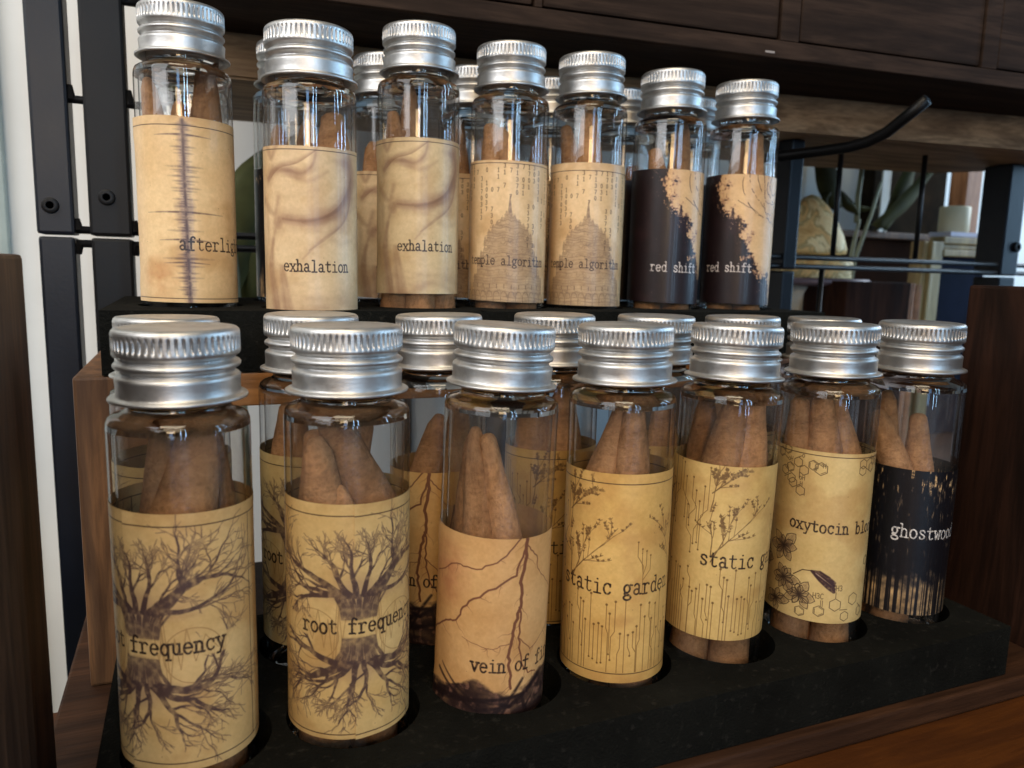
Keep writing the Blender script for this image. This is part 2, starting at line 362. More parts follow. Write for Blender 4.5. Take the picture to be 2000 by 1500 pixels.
def d_vein():
    img = paper(31, (0.815, 0.66, 0.46)); r = np.random.RandomState(9)
    pink = np.clip(1 - np.hypot((XX - 24) / 6, (YY - 11) / 8), 0, 1) * vnoise(2, 4, 5) * 1.6
    lay(img, pink, (0.62, 0.36, 0.27), 0.55)
    k = Ink()
    def bolt(pts, w0, w1, kids=9, kl=3.0, both=True):
        out = []
        for i in range(len(pts) - 1):
            p, q = pts[i], pts[i + 1]; n = 5
            for j in range(n):
                t = j / n; out.append((p[0] + (q[0] - p[0]) * t + r.uniform(-.28, .28), p[1] + (q[1] - p[1]) * t + r.uniform(-.15, .15)))
        out.append(pts[-1]); k.line(out, w0, w1, soft=0.1)
        for _ in range(kids):
            q = out[r.randint(1, len(out))]; a = r.choice([-1, 1]) * r.uniform(.3, .9) - math.pi / 2
            p2, _a = jag(q, a, kl * r.uniform(.4, 1.2), 6, .5, r); k.line(p2, 0.14, 0.06, v0=.75, v1=.35)
    bolt([(40.2, 0), (40.0, 5), (39.0, 11), (39.3, 15), (38.0, 20), (37.3, 24), (37.5, 28), (38.0, 32)], 0.75, 0.5, 14, 4)
    bolt([(39.2, 16), (39.2, 22), (40.1, 27), (41.6, 29.5), (44, 30)], 0.4, 0.2, 8, 3)
    bolt([(40, 4), (38, 9.5), (33, 12.5), (28.5, 16), (26.5, 19.8), (23, 21), (18, 25)], 0.42, 0.3, 9, 3)
    bolt([(39, 2), (35, 6.6), (30.5, 8.9), (26, 8.6), (20, 12)], 0.3, 0.18, 7, 2)
    bolt([(40.3, 4), (42.5, 6.5), (43.4, 9.5), (48, 14)], 0.26, 0.1, 3, 2)
    bolt([(37.5, 23), (33, 24), (28, 22.5)], 0.14, 0.08, 6, 2)
    bolt([(39.4, 22), (42, 25), (46, 22.8), (52, 20)], 0.18, 0.1, 6, 2)
    bolt([(56, 0), (54, 12), (58, 22), (55, 33)], 0.5, 0.3, 9, 3); bolt([(8, 0), (11, 10), (7, 20), (12, 33)], 0.5, 0.3, 9, 3)
    lay(img, k.m, (0.40, 0.24, 0.19), 0.85)
    n = vnoise(2.2, 5, 77, 1.6, 1); n2 = vnoise(1.2, 4, 78)
    prof = 32.2 + 1.6 * np.sin(XX * .33 + 1.2) - 1.5 * np.exp(-((XX - 44) / 4) ** 2) + (n - .5) * 4
    rock = np.clip((YY - prof) / 0.9, 0, 1)
    img2 = img.copy(); lay(img2, np.clip(rock * (0.45 + 1.1 * n), 0, 1), (0.17, 0.12, 0.125), 0.97)
    img[:] = img2
    lay(img, rock * np.clip((n2 - .55) * 5, 0, 1), (0.66, 0.49, 0.42), 0.55)
    q = Ink()
    for _ in range(26):
        p = (r.uniform(2, 66), r.uniform(35, 43)); q.line(jag(p, r.uniform(.2, 2.9), r.uniform(4, 9), 6, .35, r)[0], r.uniform(.3, 1.0), .15, soft=.3)
    lay(img, q.m * np.clip((YY - 33) / 3, 0, 1), (0.11, 0.075, 0.085), 0.85)
    q = Ink()
    for pts, a_, b_ in (([(22, 31), (26, 33.5), (31, 36.5), (38, 35.5), (45, 31)], .5, 1.0), ([(20, 36), (27, 35), (34, 34.2), (42, 33.5)], 1.6, .5), ([(30, 41), (34, 38), (38, 34), (40.5, 30.5)], 1.2, .5), ([(26, 43), (33, 39.5), (40, 37.5), (50, 38)], 1.4, .6), ([(38, 34), (36, 38), (37, 43)], .6, .3), ([(23, 29.5), (27, 32.6), (32, 35.4)], .2, .5)):
        q.line(pts, a_, b_, soft=.5)
    lay(img, q.m * np.clip(.5 + vnoise(.8, 3, 91), 0, 1), (0.13, 0.09, 0.10), 0.9)
    put_text(img, 'vein of fire', 30.0, 28.6, 1.72, seed=8)
    return img

def d_static():
    img = paper(51, (0.825, 0.695, 0.46)); r = np.random.RandomState(15); k = Ink()
    x = 2.0
    while x < LW - 2:                                     # circuit traces under the lettering
        x += r.uniform(0.6, 1.15); y0 = r.uniform(25.2, 34); yb = r.choice([41.5, 41.5, r.uniform(36, 40)]); pts = [(x, y0)]
        if r.rand() < .5:
            ym = r.uniform(y0 + 1, 37); s_ = r.choice([-1, 1]) * r.uniform(.4, .8); pts += [(x, ym), (x + s_, ym + 1.2), (x + s_, yb)]
        else: pts += [(x, yb)]
        k.line(pts, 0.13, soft=0.09)
        if r.rand() < .8: k.dot(x, y0, 0.52)
        if yb < 41: k.dot(pts[-1][0], yb, 0.42)
    for i in range(13):                                   # traces on the left above the lettering
        x = 13.5 + i * 0.95; yt = r.uniform(3, 14); yb = r.uniform(15, 24); s_ = r.choice([-1, 1]) * r.uniform(.8, 1.6)
        k.line([(x, yt), (x, (yt + yb) / 2), (x + s_, (yt + yb) / 2 + 1.6), (x + s_, yb)], 0.12, soft=0.08); k.dot(x, yt, .45); k.dot(x + s_, yb, .42)
    for x, y in ((41.2, 14), (42.2, 15.5), (43.2, 16), (44.2, 17)):
        k.line([(x, y), (x, y + 3), (42.5, y + 5), (42.5, 25)], 0.12); k.dot(x, y, .4)
    lay(img, k.m, (0.38, 0.27, 0.15), 0.8)
    k = Ink()
    def sprig(p, a, L, n, blob):
        pts, aa = jag(p, a, L, 8, .12, r); k.line(pts, 0.26, 0.12)
        for j in range(n):
            q = pts[r.randint(2, 9)]; b = a + r.uniform(-.75, .75); p2, _ = jag(q, b, L * r.uniform(.25, .5), 5, .2, r); k.line(p2, .15, .08)
            for t in range(3, 6):
                e = p2[t]
                for _ in range(3): k.line([e, (e[0] + r.uniform(-.6, .6), e[1] - r.uniform(0, .8))], .2, .1)
                k.dot(e[0] + r.uniform(-.2, .2), e[1] - .2, blob * r.uniform(.6, 1.2))
    sprig((26.4, 24), math.radians(72), 11, 9, .55); sprig((26.6, 22.5), math.radians(50), 12.5, 9, .5); sprig((26.4, 23), math.radians(100), 8, 5, .35)
    sprig((25.5, 13), math.radians(80), 9, 10, .7); sprig((25.6, 9), math.radians(45), 8, 9, .6)
    sprig((52, 24), math.radians(100), 12, 9, .5); sprig((10, 24), math.radians(80), 12, 9, .5)
    ink_wash(img, k.m, 3, (0.36, 0.26, 0.17), 0.8, .6)
    border(img)
    put_text(img, 'static garden', 24.0, 24.9, 2.05, seed=12, wgt=.36)
    return img

def hexa(k, x, y, s_, rot=0, dbl=True, w_=.15):
    p = [(x + s_ * math.cos(math.radians(60 * i + rot)), y + s_ * math.sin(math.radians(60 * i + rot))) for i in range(7)]
    k.line(p, w_)
    if dbl:
        for i in (0, 2, 4):
            a, b = p[i], p[i + 1]; k.line([(x + (a[0] - x) * .76, y + (a[1] - y) * .76), (x + (b[0] - x) * .76, y + (b[1] - y) * .76)], w_ * .8)
    return p

def d_oxy():
    img = paper(71, (0.83, 0.715, 0.50)); r = np.random.RandomState(22); k = Ink()
    def chain(x, y, n, s_):
        for i in range(n):
            p = hexa(k, x, y, s_, 30, r.rand() < .6); q = p[r.randint(0, 6)]
            a = r.choice([30, 90, 150, 210, 270, 330]); L = s_ * r.uniform(.7, 1.4)
            e = (q[0] + L * math.cos(math.radians(a)), q[1] + L * math.sin(math.radians(a))); k.line([q, e], .15)
            if r.rand() < .5: write(k, r.choice(['o', 'H', '0H'.replace('0', 'o')]), e[0], e[1] + .3, .7, .12)
            x += s_ * 1.74 * r.choice([-1, 1, 0]) ; y += s_ * 1.5 * r.choice([1, 1, -1]) * .9
            y = min(max(y, 2), 11)
    for x, y in ((17, 4), (21, 3), (22.5, 7), (26, 4.5), (29.5, 4.6), (25, 9.5), (41, 3.6), (44, 4.5), (47, 3.4), (12, 5), (52, 5), (57, 4)): chain(x, y, 2, 1.15)
    hexa(k, 31.2, 5.2, 1.5, 30)
    for x, y, s_ in ((36.8, 36.8, 1.5), (41.6, 35.6, 1.5), (33.2, 38.6, 1.3), (44.5, 39, 1.3), (39.4, 39.6, 1.2), (48, 37, 1.4), (53, 38, 1.3), (29, 39.5, 1.2)): hexa(k, x, y, s_, 30, r.rand() < .5)
    k.line([(36.8, 35.3), (36.8, 33.8)], .15); write(k, 'CH3', 35.8, 33.4, .85, .14); write(k, 'H3C', 31.6, 35.6, .85, .14)
    k.line([(40, 38), (38, 38)], .15); k.line([(43.5, 37), (44.5, 37.8)], .15); k.line([(33.5, 36), (33.5, 37.4)], .13); k.line([(33.9, 36), (33.9, 37.4)], .13)
    for x in (46, 48.5): hexa(k, x, 27 + r.rand() * 3, 1.2, 30)
    lay(img, k.m, (0.24, 0.18, 0.13), 0.85)
    def flower(cx, cy_, R, n, dark, seed):
        rr = np.random.RandomState(seed); q = Ink(); e_ = Ink()
        for lay_ in range(2):
            for i in range(n - 3):
                a = i * 6.283 / (n - 3) + rr.uniform(-.25, .25) + lay_ * .4; L = R * rr.uniform(.75, 1.1) * (1 - .3 * lay_)
                c, s_ = math.cos(a), math.sin(a) * .9; wd = L * rr.uniform(.24, .34)
                side = lambda t, w_: (cx + c * L * t - s_ * w_, cy_ + s_ * L * t + c * w_)
                q.line([(cx, cy_), side(.55, 0)], .3, wd * 1.7, soft=.3, v0=.95, v1=.75); q.line([side(.55, 0), side(1, 0)], wd * 1.7, .15, soft=.3, v0=.75, v1=.5)
                for sg in (-1, 1): e_.line([(cx, cy_), side(.3, sg * wd * .6), side(.6, sg * wd), side(.85, sg * wd * .6), side(1.02, 0)], .17, .14, soft=.1)
                for m_ in (-.4, 0, .4): e_.line([side(.1, m_ * wd * .3), side(.8, m_ * wd)], .12, .05, soft=.1, v0=.8, v1=.2)
        ink_wash(img, q.m, seed, dark, .62, .25); lay(img, e_.m, (0.16, .105, .10), .85)
    flower(23.8, 25, 4.6, 9, (0.26, .17, .17), 2); flower(17, 29, 4.2, 8, (0.24, .16, .16), 6); flower(24.5, 32.5, 4.2, 9, (0.36, .26, .21), 3); flower(28.6, 35.6, 3.9, 10, (0.42, .31, .24), 4); flower(22.5, 38.5, 3.8, 8, (0.30, .2, .18), 5); flower(12, 34, 4, 8, (0.28, .2, .18), 8)
    flower(56, 32, 4, 8, (0.3, .2, .18), 9)
    q = Ink(); q.line([(27, 31), (29, 29.4), (31.2, 29.2)], .2); lay(img, q.m, (.2, .13, .1), .9)
    q = Ink()
    for dy in (-.8, -.3, .3, .8): q.line([(31.0, 29.3), (32.8, 30.2 + dy * 1.2), (34.8, 31.6 + dy * 1.5), (36.2, 32.6 + dy * 1.3)], .5, .8, soft=.25)
    ink_wash(img, q.m, 5, (.22, .13, .15), .95, .7)
    q = Ink(); q.line([(32, 29.7), (34.2, 31.2)], .25, .1, soft=.2); lay(img, q.m, (.85, .76, .72), .6)
    border(img)
    put_text(img, 'oxytocin bloom', 25.0, 19.9, 1.70, seed=19)
    return img

def d_ghost():
    img = paper(91, (0.80, 0.66, 0.48)); r = np.random.RandomState(33)
    n = vnoise(.9, 4, 61, .55, 2.2); n2 = vnoise(4, 3, 62)
    dark = np.ones((NH, NW), np.float32)
    topb = np.clip((12 - YY) / 6, 0, 1); botb = np.clip((YY - 25) / 8, 0, 1)
    hole = np.clip((n - 0.57 + 0.12 * (n2 - .5)) * 8, 0, 1) * topb * (0.35 + 0.65 * np.clip((vnoise(.45, 2, 64) - .38) * 6, 0, 1))
    hole = np.maximum(hole, np.clip((n - .64) * 7, 0, 1) * .4 * np.clip((28 - YY) / 6, 0, 1))
    hole = np.maximum(hole, np.clip(botb * 1.25 - 1.0 * vnoise(1.5, 3, 63), 0, 1))
    lay(img, dark * (1 - hole), (0.035, 0.04, 0.075), .97)
    k = Ink()
    for _ in range(150):
        x = r.uniform(0, LW); w_ = r.choice([.18, .28, .4, .9], p=[.4, .3, .2, .1]); y0 = r.choice([0, 20, 24]); k.line([(x, y0), (x + r.uniform(-.3, .3), 44)], w_ * .8, w_, soft=.1)
        if r.rand() < .4: k.line(jag((x, r.uniform(2, 10)), r.uniform(-1, 4), 3, 4, .5, r)[0], .14, .08)
    for x in np.arange(2, 66, 2.3): k.line([(x + r.uniform(-.6, .6), 0), (x + r.uniform(-.6, .6), 44)], .35, .6, soft=.15)
    for x in (17, 20.5, 25, 30.5, 34, 36.5, 51, 9): k.line([(x, 0), (x + .3, 22)], 1.2, 1.5, soft=.2)
    lay(img, k.m, (0.05, 0.045, 0.07), .93)
    put_text(img, 'ghostwood', 31.5, 19.3, 2.0, (0.90, 0.88, 0.87), 23, .36)
    return img

def d_after():
    img = paper(111, (0.885, 0.765, 0.59)); r = np.random.RandomState(44); cx = 33.6
    k = Ink(); k.line([(cx, 1), (cx + .2, 20), (cx + .5, 43)], 0.75, .8, soft=.6); 
    y = 1.5
    while y < 41:
        L = r.gamma(1.6, .75) + .5
        k.line([(cx, y), (cx + L * .5, y), (cx + L, y)], .62, .1, soft=.45, v0=.9, v1=.25); k.line([(cx, y), (cx - L * r.uniform(.7, 1), y)], .62, .1, soft=.45, v0=.9, v1=.25); y += r.uniform(.35, .8)
    for y, L in ((4.2, 6.4), (21.7, 9.2), (28.0, 6), (33.3, 5.2)):
        for sx in (-1, 1): k.line([(cx, y), (cx + sx * L * .5, y + .12), (cx + sx * L, y + .3)], .5, .1, soft=.25, v0=.95, v1=.5)
        k.dot(cx, y + 1.2, 1.5, soft=1.3, v=.6)
    hz = Ink(); hz.line([(cx, 2), (cx, 16), (cx + .3, 30), (cx + .5, 42)], 1.2, 1.6, soft=1.8); hz.line([(cx, 20.5), (cx, 27)], 3.2, 1.4, soft=2.2); hz.dot(cx, 31, 3.4, soft=2.4, v=.7)
    lay(img, hz.m * vnoise(1.2, 3, 4) * 1.3, (0.42, .33, .34), .8)
    ink_wash(img, k.m, 8, (0.30, .225, .245), .9, .6)
    lay(img, np.clip(1 - np.hypot((XX - 27) / 6, (YY - 37) / 6), 0, 1) * vnoise(2, 3, 8) * 1.5, (0.72, .47, .30), .6)
    border(img)
    put_text(img, 'afterlight', 32.0, 30.4, 1.90, seed=31)
    return img

def d_exh():
    img = paper(131, (0.87, 0.765, 0.61)); r = np.random.RandomState(55)
    def wisp(pts, w0, w1, a, soft, col=(0.55, .41, .33)):
        c = []
        for i in range(len(pts) - 1):                    # Catmull-Rom
            p0 = pts[max(i - 1, 0)]; p1 = pts[i]; p2 = pts[i + 1]; p3 = pts[min(i + 2, len(pts) - 1)]
            for t in np.linspace(0, 1, 9)[:-1]:
                c.append(tuple(0.5 * ((2 * p1[j]) + (-p0[j] + p2[j]) * t + (2 * p0[j] - 5 * p1[j] + 4 * p2[j] - p3[j]) * t * t + (-p0[j] + 3 * p1[j] - 3 * p2[j] + p3[j]) * t ** 3) for j in (0, 1)))
        c.append(pts[-1]); k = Ink(); k.line(c, w0, w1, soft=soft)
        lay(img, k.m * (0.5 + 1.0 * vnoise(1.6, 4, int(w0 * 10) + 3, 2, 1)), col, a)
    main = [(25.5, 19.5), (26.6, 18.0), (31, 18.3), (36, 17.4), (40.5, 15), (43.6, 11), (44.4, 7.5), (43.2, 4.5)]
    wisp(main, 2.2, 6.0, .42, 3.4); wisp(main, .9, 3.4, .48, 1.4); wisp(main[1:], .35, 1.1, .55, .4)
    def veil(pts, side, wd, a, col=(0.50, .36, .28)):
        k = Ink(); n = len(pts); N = 14
        for q in range(N):
            d = wd * q / N; off = []
            for i in range(n):
                p, nx = pts[max(i - 1, 0)], pts[min(i + 1, n - 1)]; dx, dy = nx[0] - p[0], nx[1] - p[1]; L = math.hypot(dx, dy) + 1e-6
                off.append((pts[i][0] - side * dy / L * d * math.sin(math.pi * (i + .6) / (n + .2)), pts[i][1] + side * dx / L * d * math.sin(math.pi * (i + .6) / (n + .2))))
            k.line(off, wd / N * 1.6 + .1, soft=.22, v0=(1 - q / N) ** 1.3)
        lay(img, k.m * (.55 + .8 * vnoise(1.4, 4, int(wd * 9), 2.4, .8)), col, a)
    def smooth(P):
        c = []
        for i in range(len(P) - 1):
            p0 = P[max(i - 1, 0)]; p1 = P[i]; p2 = P[i + 1]; p3 = P[min(i + 2, len(P) - 1)]
            for t in np.linspace(0, 1, 6)[:-1]:
                c.append(tuple(0.5 * ((2 * p1[j]) + (-p0[j] + p2[j]) * t + (2 * p0[j] - 5 * p1[j] + 4 * p2[j] - p3[j]) * t * t + (-p0[j] + 3 * p1[j] - 3 * p2[j] + p3[j]) * t ** 3) for j in (0, 1)))
        return c + [P[-1]]
    veil(smooth([(31.5, 18.6), (36, 17.6), (41, 14), (44.6, 8)]), 1, 3.0, .5); veil(smooth([(44.6, 11), (42.8, 17), (38, 21.5), (33, 25)]), 1, 1.6, .3)
    veil(smooth([(23, 8.6), (26, 6.4), (30.5, 5.2), (34.5, 2.4)]), -1, 1.6, .5)
    for q in range(9):                                   # loose strands rising on the left
        x = 20.5 + q * .75 + r.uniform(-.4, .4); pts = [(x + 2.6 + r.uniform(-.5, .5), 43.5), (x + 1.2 + r.uniform(-.8, .8), 36), (x + r.uniform(-1, 1), 29), (x + .8 + r.uniform(-1, 1), 23), (x + 1.5 + r.uniform(-1.2, 1.2), 17 + r.uniform(-2, 2))]
        wisp(pts[:r.randint(3, 6)], r.uniform(.8, 2.4), r.uniform(.2, .8), r.uniform(.22, .46), r.uniform(.7, 2.2))
    for q in range(12):
        x, y = r.uniform(24, 44), r.uniform(3, 42); wisp([(x, y), (x + 2.5, y - r.uniform(-.8, .8)), (x + 6, y + r.uniform(-1, 1)), (x + 9, y + r.uniform(-2, 1))], r.uniform(.5, 1.6), .3, r.uniform(.06, .14), 1.0)
    b = [(44.0, 9), (43.8, 14), (41, 19), (36, 22.5), (31.5, 27)]
    wisp(b, 3.0, .8, .24, 2.2); wisp(b, .7, .2, .3, .5)
    t = [(22, 9), (24, 7), (28, 7.0), (31.5, 7.6), (34, 5.4), (34.8, 2.0)]
    wisp(t, 2.8, .7, .40, 1.6); wisp(t, 1.2, .3, .4, .6); wisp([(28, 7.4), (33, 9.2), (37.5, 6.8)], 1.6, .3, .3, 1.0)
    wisp([(21, 0), (23, 4), (24.5, 2), (26, 0)], 1.6, .8, .35, .9)
    wisp([(25, 43), (33, 38.5), (41, 37), (48, 39)], 4.5, 3, .2, 3); wisp([(30, 42), (36, 38.5), (44, 41)], 2, 1, .22, 1.2)
    wisp([(20, 14), (24, 17), (25.5, 13), (24, 19)], 1.6, .8, .35, 1)
    wisp([(52, 0), (56, 12), (50, 22), (56, 34), (53, 44)], 5, 3, .35, 3); wisp([(10, 0), (14, 12), (9, 22), (14, 34), (11, 44)], 5, 3, .35, 3)
    border(img)
    put_text(img, 'exhalation', 26.6, 30.0, 1.66, seed=41)
    return img

def d_temple():
    img = paper(151, (0.875, 0.745, 0.575)); r = np.random.RandomState(66); k = Ink()
    for x in np.arange(4, 65, 1.75):
        y = 2.9 + r.choice([0, 0, 1.2, 5]); ye = r.uniform(9, 26) if abs(x - 34) > 4 else r.uniform(9, 13)
        while y < ye:
            if r.rand() < .72: write(k, r.choice(list('0173')), x, y + .5, .74, .15)
            y += 1.75
    lay(img, k.m, (0.22, .16, .12), .85)
    cx = 34.0; k = Ink(); n = vnoise(.7, 3, 3)
    k.line([(cx, 10.5), (cx, 15)], .2, 1.1)
    prof = [(14.5, .6), (16, 1.3), (17, 2.3), (18.2, 3.9), (19.6, 5.4), (21.2, 6.6), (23, 7.4), (24.4, 7.8), (24.8, 6.9), (26.2, 8.6), (28.8, 9.0), (29.2, 9.8), (32, 10.0), (33, 11.6), (38, 12.2), (42, 15)]
    fill = np.zeros_like(XX)
    hw = np.interp(YY, [p[0] for p in prof], [p[1] for p in prof]); fill = np.clip((hw - np.abs(XX - cx) + .5 * np.sin(XX * 5)) / .3, 0, 1) * (YY > 14.8)
    shade = 0.22 + 0.40 * vnoise(1.2, 4, 9, 1.6, .7)
    lay(img, fill * shade, (0.42, .33, .27), .9)
    y = 15.4
    while y < 42:                                        # tiers
        h = np.interp(y, [p[0] for p in prof], [p[1] for p in prof])
        pts = [(cx + h * t, y + .22 * math.sin(t * 9) - .5 * (1 - t * t) * .6) for t in np.linspace(-1, 1, 22)]
        k.line(pts, .2, .16, soft=.16, v0=r.uniform(.3, .9)); y += r.uniform(.6, 1.5)
    for _ in range(260):
        y = r.uniform(16, 42); h = np.interp(y, [p[0] for p in prof], [p[1] for p in prof]); x = cx + r.uniform(-h, h)
        L = r.uniform(.4, 1.3); a0_ = r.uniform(0, 3); k.line([(x + L * .5 * math.cos(a0_ + t), y + L * .6 * math.sin(a0_ + t)) for t in np.linspace(0, r.uniform(1.5, 4), 6)], .16, .1, soft=.14, v0=r.uniform(.4, .9))
    for x in np.arange(cx - 18, cx + 18, 2.1):           # arches low down
        k.line([(x + .85 * math.cos(a), 38.2 - 1.3 * math.sin(a)) for a in np.linspace(0, 3.14, 12)], .2, soft=.12); k.line([(x - .85, 38.2), (x - .85, 41)], .2); k.line([(x, 36), (x, 35)], .3)
    lay(img, k.m * (.45 + .8 * n), (0.40, .315, .26), .66)
    border(img)
    put_text(img, 'temple algorithm', 20.9, 29.6, 1.55, (0.20, .14, .13), 51, .30)
    return img

def d_red():
    img = paper(171, (0.865, 0.72, 0.545)); r = np.random.RandomState(77)
    bx = np.interp(YY, [0, 8, 13, 17, 21, 26, 33, 44], [32.5, 34.5, 37.0, 40.5, 43.0, 45.5, 50.0, 55.0])
    n = vnoise(4.2, 6, 12); f = vnoise(.5, 3, 13)
    s = (bx - XX) + (n - .5) * 13 + (f - .5) * 5.5
    dk = np.clip(s / 1.1 + .5, 0, 1); edge = np.exp(-(s / 1.3) ** 2)
    lay(img, edge * np.clip(.3 + f, 0, 1), (0.50, .33, .27), .75)
    lay(img, dk, (0.105, .065, .08), .98)
    lay(img, dk * np.clip((n - .5) * 2.5, 0, 1), (0.27, .17, .18), .45)
    s2 = (XX - 57) + (vnoise(3, 5, 14) - .5) * 6; lay(img, np.clip(s2 / .5 + .5, 0, 1), (0.145, .085, .105), .97)
    k = Ink()
    for j in range(6):                                   # contour lines on the pale side
        c = (54.0, 3.0); R = 3.0 + j * 1.7
        pts = [(c[0] + R * (1 + .13 * math.sin(3 * a + j)) * math.cos(a), c[1] + R * 1.15 * (1 + .12 * math.sin(4 * a + 2 * j)) * math.sin(a) + .18 * math.sin(a * 22)) for a in np.linspace(0, 6.28, 90)]
        for i in range(len(pts) - 1):
            if r.rand() < .62: k.seg(pts[i], pts[i + 1], r.uniform(.12, .3))
    k.line(jag((40, 9), -.6, 9, 16, .4, r)[0], .2, .1)
    lay(img, k.m * (1 - dk), (0.20, .13, .11), .8)
    for bx_, by_, h_ in ((38.6, 16.5, 5), (37.4, 18, 4), (40, 19, 3.5)):                            # dark firs on the edge
        t = Ink()
        for q in np.linspace(0, 1, 13): t.line([(bx_ - (1 - q) * r.uniform(.4, 1.5) - .1, by_ - q * h_ + r.uniform(.1, .9)), (bx_ + r.uniform(-.15, .15), by_ - q * h_), (bx_ + (1 - q) * r.uniform(.4, 1.5) + .1, by_ - q * h_ + r.uniform(.1, .8))], r.uniform(.15, .5), soft=.2)
        t.line([(bx_, by_ - h_), (bx_, by_ + 3)], .25, .5); lay(img, t.m, (0.16, .095, .115), .93)
    t = Ink()
    for _ in range(190):
        y = r.uniform(3, 43); x = np.interp(y, [0, 8, 13, 17, 21, 26, 33, 44], [32.5, 34.5, 37.0, 40.5, 43.0, 45.5, 50.0, 55.0]) + r.normal(0, 1.6); t.dot(x, y, r.uniform(.1, .35), v=r.uniform(.4, 1))
    for _ in range(25): t.dot(r.uniform(14, 34), r.uniform(2, 42), r.uniform(.08, .22), v=.6)
    lay(img, t.m, (0.80, .66, .55), .8)
    put_text(img, 'red shift', 30.0, 31.2, 1.76, (0.92, .88, .87), 61, .34)
    return img

def to_image(name, arr):
    im = bpy.data.images.new(name, NW, NH)
    a = np.ones((NH, NW, 4), np.float32); a[..., :3] = np.clip(arr[::-1], 0, 1)
    im.pixels.foreach_set(a.ravel()); im.update(); im.pack()
    return im

TX = {'root': 23.0, 'vein': 30.0, 'static': 24.0, 'oxy': 25.0, 'ghost': 31.5, 'after': 32.0, 'exh': 26.6, 'temple': 20.9, 'red': 30.0}
LM = {}
for key, fn in (('root', d_root), ('vein', d_vein), ('static', d_static), ('oxy', d_oxy), ('ghost', d_ghost), ('after', d_after), ('exh', d_exh), ('temple', d_temple), ('red', d_red)):
    LM[key] = label_mat(key + '_label_paper', to_image(key + '_label_print', fn()))

def foam_mat():
    n = NT('charcoal_foam'); b = n.b
    big = n.noise(n.coord((45, 45, 45)), 1.0, 5, 0.65); fine = n.noise(n.coord((1700, 1700, 1700)), 1.0, 3, 0.6); sp = n.noise(n.coord((620, 620, 620)), 1.0, 2, 0.5)
    c = n.ramp(big, [(0.3, (0.0045, 0.0045, 0.0040)), (0.7, (0.0105, 0.0105, 0.0088))])
    c = n.mix(c, (0.055, 0.050, 0.042), n.ramp(sp, [(0.60, (0, 0, 0)), (0.95, (0.5, 0.5, 0.5))]))        # dust specks
    n.link(c, b.inputs['Base Color']); b.inputs['Roughness'].default_value = 0.95; b.inputs['Specular IOR Level'].default_value = 0.04
    n.bump(fine, 0.7, 0.0005); return n.m

M = dict(glass=glass_mat(), thickglass=thick_glass_mat(), alu=alu_mat(), cone=cone_mat(),
    foam=foam_mat(),
    steel=plain('black_powder_coat', (0.0035, 0.0033, 0.0035), 0.42, spec=0.2, var=0.35, vs=30, bump=0.15, bd=0.0002, bs=900),
    bluesheen=plain('black_steel_blue_sheen', (0.0030, 0.0046, 0.0088), 0.36, spec=0.3, var=0.3, vs=25, bump=0.15, bd=0.0002, bs=900),  # blue window reflection on the black posts put into the base colour
    walnut=wood('dark_stained_wood', (0.014, 0.0085, 0.006), (0.043, 0.026, 0.0175), 'x', 0.75, spec=0.1),
    mahog=wood('red_brown_wood', (0.006, 0.003, 0.002), (0.032, 0.0135, 0.008), 'z', 0.5, 0.8, spec=0.2),
    pine=wood('stained_pine', (0.055, 0.024, 0.009), (0.19, 0.088, 0.034), 'z', 0.55),
    rail=wood('orange_pine', (0.18, 0.070, 0.020), (0.42, 0.185, 0.055), 'x', 0.45),
    oak=wood('weathered_oak', (0.12, 0.072, 0.038), (0.36, 0.24, 0.135), 'x', 0.7, spec=0.15),
    board=wood('brown_board', (0.020, 0.009, 0.005), (0.060, 0.026, 0.012), 'x', 0.6, spec=0.15),
    table=wood('orange_table_wood', (0.040, 0.012, 0.003), (0.078, 0.024, 0.004), 'x', 0.5, 0.5, spec=0.25),
    wall=plain('white_wall_paint', (0.74, 0.735, 0.70), 0.7, var=0.07, vs=12, bump=0.2, bd=0.0006, bs=120),
    leaf=plain('dark_leaf', (0.050, 0.052, 0.018), 0.7, spec=0.15, var=0.5, vs=35),
    olive=plain('olive_leaf', (0.13, 0.135, 0.050), 0.6, spec=.2, var=0.4, vs=40),
    ygleaf=plain('yellow_green_leaf', (0.26, 0.27, 0.05), 0.45, var=0.3, vs=35),
    stem=plain('pale_stem', (0.34, 0.37, 0.25), 0.6, var=0.2, vs=60),
    wax=plain('cream_wax', (0.72, 0.62, 0.40), 0.5, var=0.1),
    white=plain('white_glaze', (0.70, 0.68, 0.58), 0.4, var=0.1),
    gold=wood('gilt_wood', (0.30, 0.20, 0.08), (0.58, 0.43, 0.20), 'z', 0.4),
    navy=plain('navy_picture', (0.008, 0.012, 0.026), 0.7, spec=0.04, var=0.5, vs=20),
    lilac=plain('pale_lilac_paper', (0.62, 0.62, 0.74), 0.6, var=0.1),
    plate=plain('mauve_plate', (0.20, 0.14, 0.15), 0.4, var=0.2),
    seawall=plain('pale_blue_paint', (0.66, 0.78, 0.84), 0.7, var=0.08, vs=14),
    terra=plain('brown_furniture', (0.025, 0.011, 0.006), 0.9, spec=0.04, var=0.3), deepwood=wood('deep_brown_wood', (0.010, 0.005, 0.004), (0.045, 0.019, 0.011), 'z', 0.8, 0.8, spec=0.08))
def stone_mat():
    n = NT('amber_marble')
    v = n.noise(n.coord((40, 40, 40)), 1.0, 5, 0.6, 1.6)
    n.link(n.ramp(v, [(0.30, (0.50, 0.26, 0.08)), (0.44, (0.80, 0.56, 0.24)), (0.49, (0.42, 0.31, 0.13)), (0.54, (0.90, 0.76, 0.42)), (0.72, (0.74, 0.48, 0.20))]), n.b.inputs['Base Color'])
    n.b.inputs['Roughness'].default_value = 0.55; n.b.inputs['Specular IOR Level'].default_value = 0.25; return n.m
M['stone'] = stone_mat()

